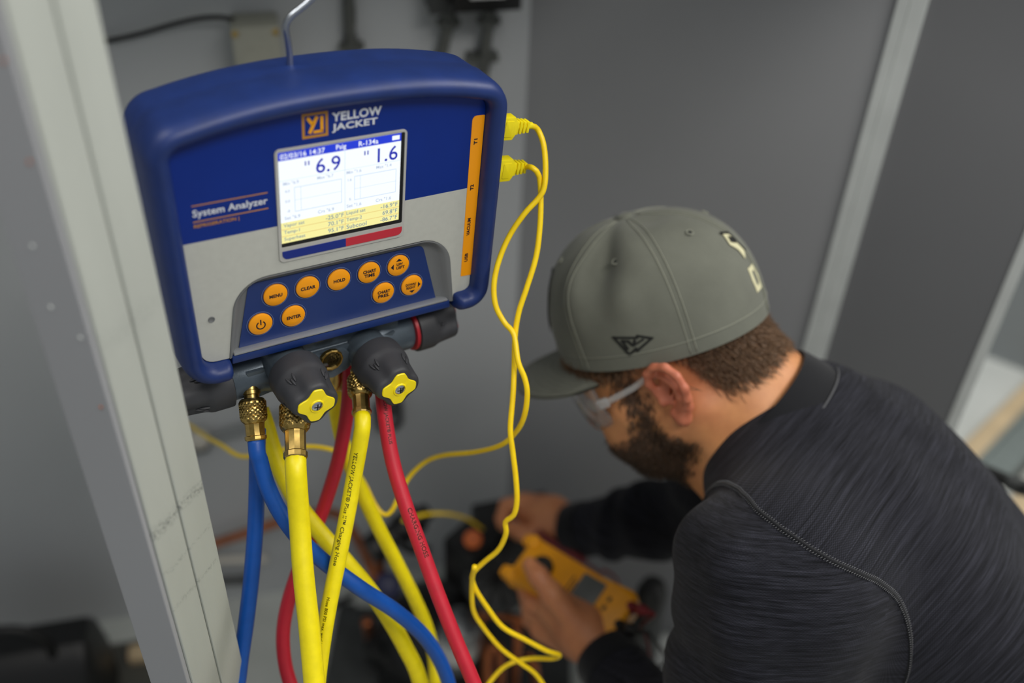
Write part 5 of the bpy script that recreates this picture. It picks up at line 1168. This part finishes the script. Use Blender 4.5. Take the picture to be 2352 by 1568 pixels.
outl = round_poly([(X0, -hw*.95), (X0+.10, -hw*.88), (X1, -hw*1.02), (X1, hw*1.02), (X0+.10, hw*.88), (X0, hw*.95)], [.010, .05, .010, .010, .05, .010], 6)
m_('meter_holster', loft([np.c_[outl*k1, np.full(len(outl), z)] for k1, z in ((.93, -.026), (.985, -.021), (1., -.012), (1., .003), (.985, .009), (.94, .012))], caps=True), 'meter_yellow', angle=.8)
for sy in (-1, 1):
    m_('probe_holder', join(xf(lathe([(.0085, -.016), (.0095, -.012), (.0095, .010), (.0075, .014)], 16), np.eye(3), (X0+.004, sy*.024, .0)), prism(round_poly([(X0-.012, sy*.024-.007), (X0+.01, sy*.024-.007), (X0+.01, sy*.024+.007), (X0-.012, sy*.024+.007)], .003, 4), -.010, .006)), 'meter_yellow', bevel=.001)
m_('selector_knob', lathe([(.014, .011), (.0145, .017), (.012, .020), (.004, .0205)], 24, (X0+.035, .0, 0), (0, 0, 1)), 'meter_dark')
m_('face_recess', prism(round_poly([(X0+.052, -.0235), (X0+.105, -.0225), (X0+.105, .0225), (X0+.052, .0235)], .005, 5), .010, .0126), 'meter_yellow', bevel=.0008)
m_('meter_window', prism(round_poly([(X1-.072, -.0225), (X1-.040, -.0225), (X1-.040, .0225), (X1-.072, .0225)], .002, 4), .010, .0132), 'meter_grey', bevel=.0006)
m_('meter_lettering', join(*[box(X0+.075+i*.006, X0+.077+i*.006, -.014+(i % 2)*.004, .012-(i % 3)*.004, .0126, .0128) for i in range(2)]+[box(X1-.030, X1-.026, -.018+j*.012, -.012+j*.012, .0119, .0123) for j in range(3)]), 'meter_dark', smooth=False)
m_('jack_red', lathe([(.0085, -.004), (.0085, .012), (.006, .016)], 16, (X1-.012, .016, .0), (.85, 0, .5)), 'cord_red'); m_('jack_black', lathe([(.0085, -.004), (.0085, .012), (.006, .016)], 16, (X1-.012, -.010, .0), (.85, 0, .5)), 'black')
def mw_(x, y, z): return mc+AM@np.array([x, y, z])
def lead(label, y, pts, cmat, pmat):
    a = mw_(X1+.004, y, .011); d = AM@np.array([.85, 0, .5]); d /= np.linalg.norm(d)
    t = empty('test_lead', label, 'cable', loc=pts[-1], group='test leads of the multimeter'); mk('lead_plug', lathe([(.0060, .004), (.0070, .006), (.0070, .014), (.0050, .018), (.0028, .026)], 14, a, d), pmat, t)
    mk('lead_wire', tube(spline([a+d*.022, a+d*.032]+list(pts), .004), .0021, 10), cmat, t, angle=3)
    return t
lead('black test lead looping below the multimeter', -.010, [P(1478, 1440, 1.16), P(1502, 1470, 1.17), P(1525, 1500, 1.19), P(1528, 1520, 1.2), P(1510, 1532, 1.21), P(1470, 1534, 1.23), P(1430, 1540, 1.26), P(1380, 1600, 1.3)], 'cord_black', 'black')
lead('dark red test lead hanging straight down from the multimeter', .016, [P(1474, 1438, 1.16), P(1486, 1468, 1.17), P(1493, 1510, 1.18), P(1495, 1568, 1.19), P(1494, 1640, 1.2)], 'cord_red', 'cord_red')
tp = empty('test_probe', 'red tipped test probe held in the far right hand', 'probe', loc=P(1210, 1206, 1.47))
a = P(1198, 1204, 1.468); b = P(1345, 1290, 1.40); d = b-a; LL = np.linalg.norm(d)
mk('probe_grip', lathe([(.002, 0), (.0045, .006), (.0062, .012), (.0068, .03), (.0085, .034), (.0062, .038), (.0060, LL*.7), (.0050, LL)], 14, a, d), 'cord_red', tp)
mk('probe_tip', lathe([(.0011, -.018), (.0013, .001)], 8, a, d), 'steel', tp); mk('probe_wire', tube(spline([b-d/LL*.01, b+[.02, -.01, -.01], P(1390, 1310, 1.35), P(1420, 1340, 1.36), P(1400, 1400, 1.42), P(1330, 1500, 1.5)], .005), .0021, 8), 'cord_red', tp, angle=3)

# things on the floor at the far left
c = WB(120, 1545, .28); t = empty('floor_shade', 'dark rubber mat on the floor left of the post', 'mat', loc=(-.80, .90, 0))  # dark sheet laid where the floor is only in shade
mk('shade_sheet', prism(round_poly([np.array([-.80, .90])+dl*a_-nl*b_ for a_, b_ in ((-.30, -.16), (.45, -.16), (.45, .35), (-.30, .35))], .02, 4), .0008, .012), 'dark_gap', t, bevel=.002, smooth=False)
p = Z(60, 1568, .10); t = empty('tool_bag', 'black tool bag standing on the mat at lower left', 'bag', loc=(p[0], p[1], .012))
AB = np.stack([DLW, np.r_[nl, 0], [0, 0, 1.]], 1)
mk('bag_body', xf(loft([np.c_[round_poly([(-.13*k1, -.075*k2), (.13*k1, -.075*k2), (.13*k1, .075*k2), (-.13*k1, .075*k2)], .03*k2, 5), np.full(24, z)] for k1, k2, z in ((.96, .96, .0005), (1., 1., .01), (1., 1., .10), (.97, .8, .16), (.93, .35, .20))], caps=True), AB, (p[0], p[1], .012)), 'black', t, angle=.9)
hp = [(-.07, -.03, .18), (-.065, -.03, .23), (-.03, -.03, .265), (.03, -.03, .265), (.065, -.03, .23), (.07, -.03, .18)]
mk('bag_handle', tube(spline(np.array(hp)@AB.T+np.array([p[0], p[1], .012]), .006), .008, 10), 'black', t, angle=3)
p = WB(335, 1475, .10); p = Z(335, 1492, .03); t = empty('wood_offcut', 'small brown wood offcut on the mat beside the post', 'wood', loc=(p[0], p[1], .012))
mk('offcut_block', xf(box(-.03, .03, -.015, .015, .0005, .02), AB, (p[0], p[1], .012)), 'pine', t, bevel=.002); mk('offcut_end', xf(box(.0301, .0308, -.014, .014, .002, .019), AB, (p[0], p[1], .012)), 'rust', t, smooth=False)

a = np.array([.40, 1.06]); t = empty('lit_floor_patch', 'white sheet metal panel lying on the floor under the meter leads', 'panel', loc=(.33, 1.0, 0))  # white panel added for the bright light on this bit of floor
MT['lit_floor_white'] = simple('lit_floor_white', '#e4e7e4', .4, var=.03)
mk('patch_panel', prism([wr(.31, .012), wr(.62, .012), wr(.62, .34), wr(.31, .34)], .0008, .006), 'lit_floor_white', t, bevel=.0015, smooth=False); mk('patch_lip', prism([wr(.31, .34), wr(.62, .34), wr(.62, .352), wr(.31, .352)], .0008, .018), 'lit_floor_white', t, bevel=.001, smooth=False)
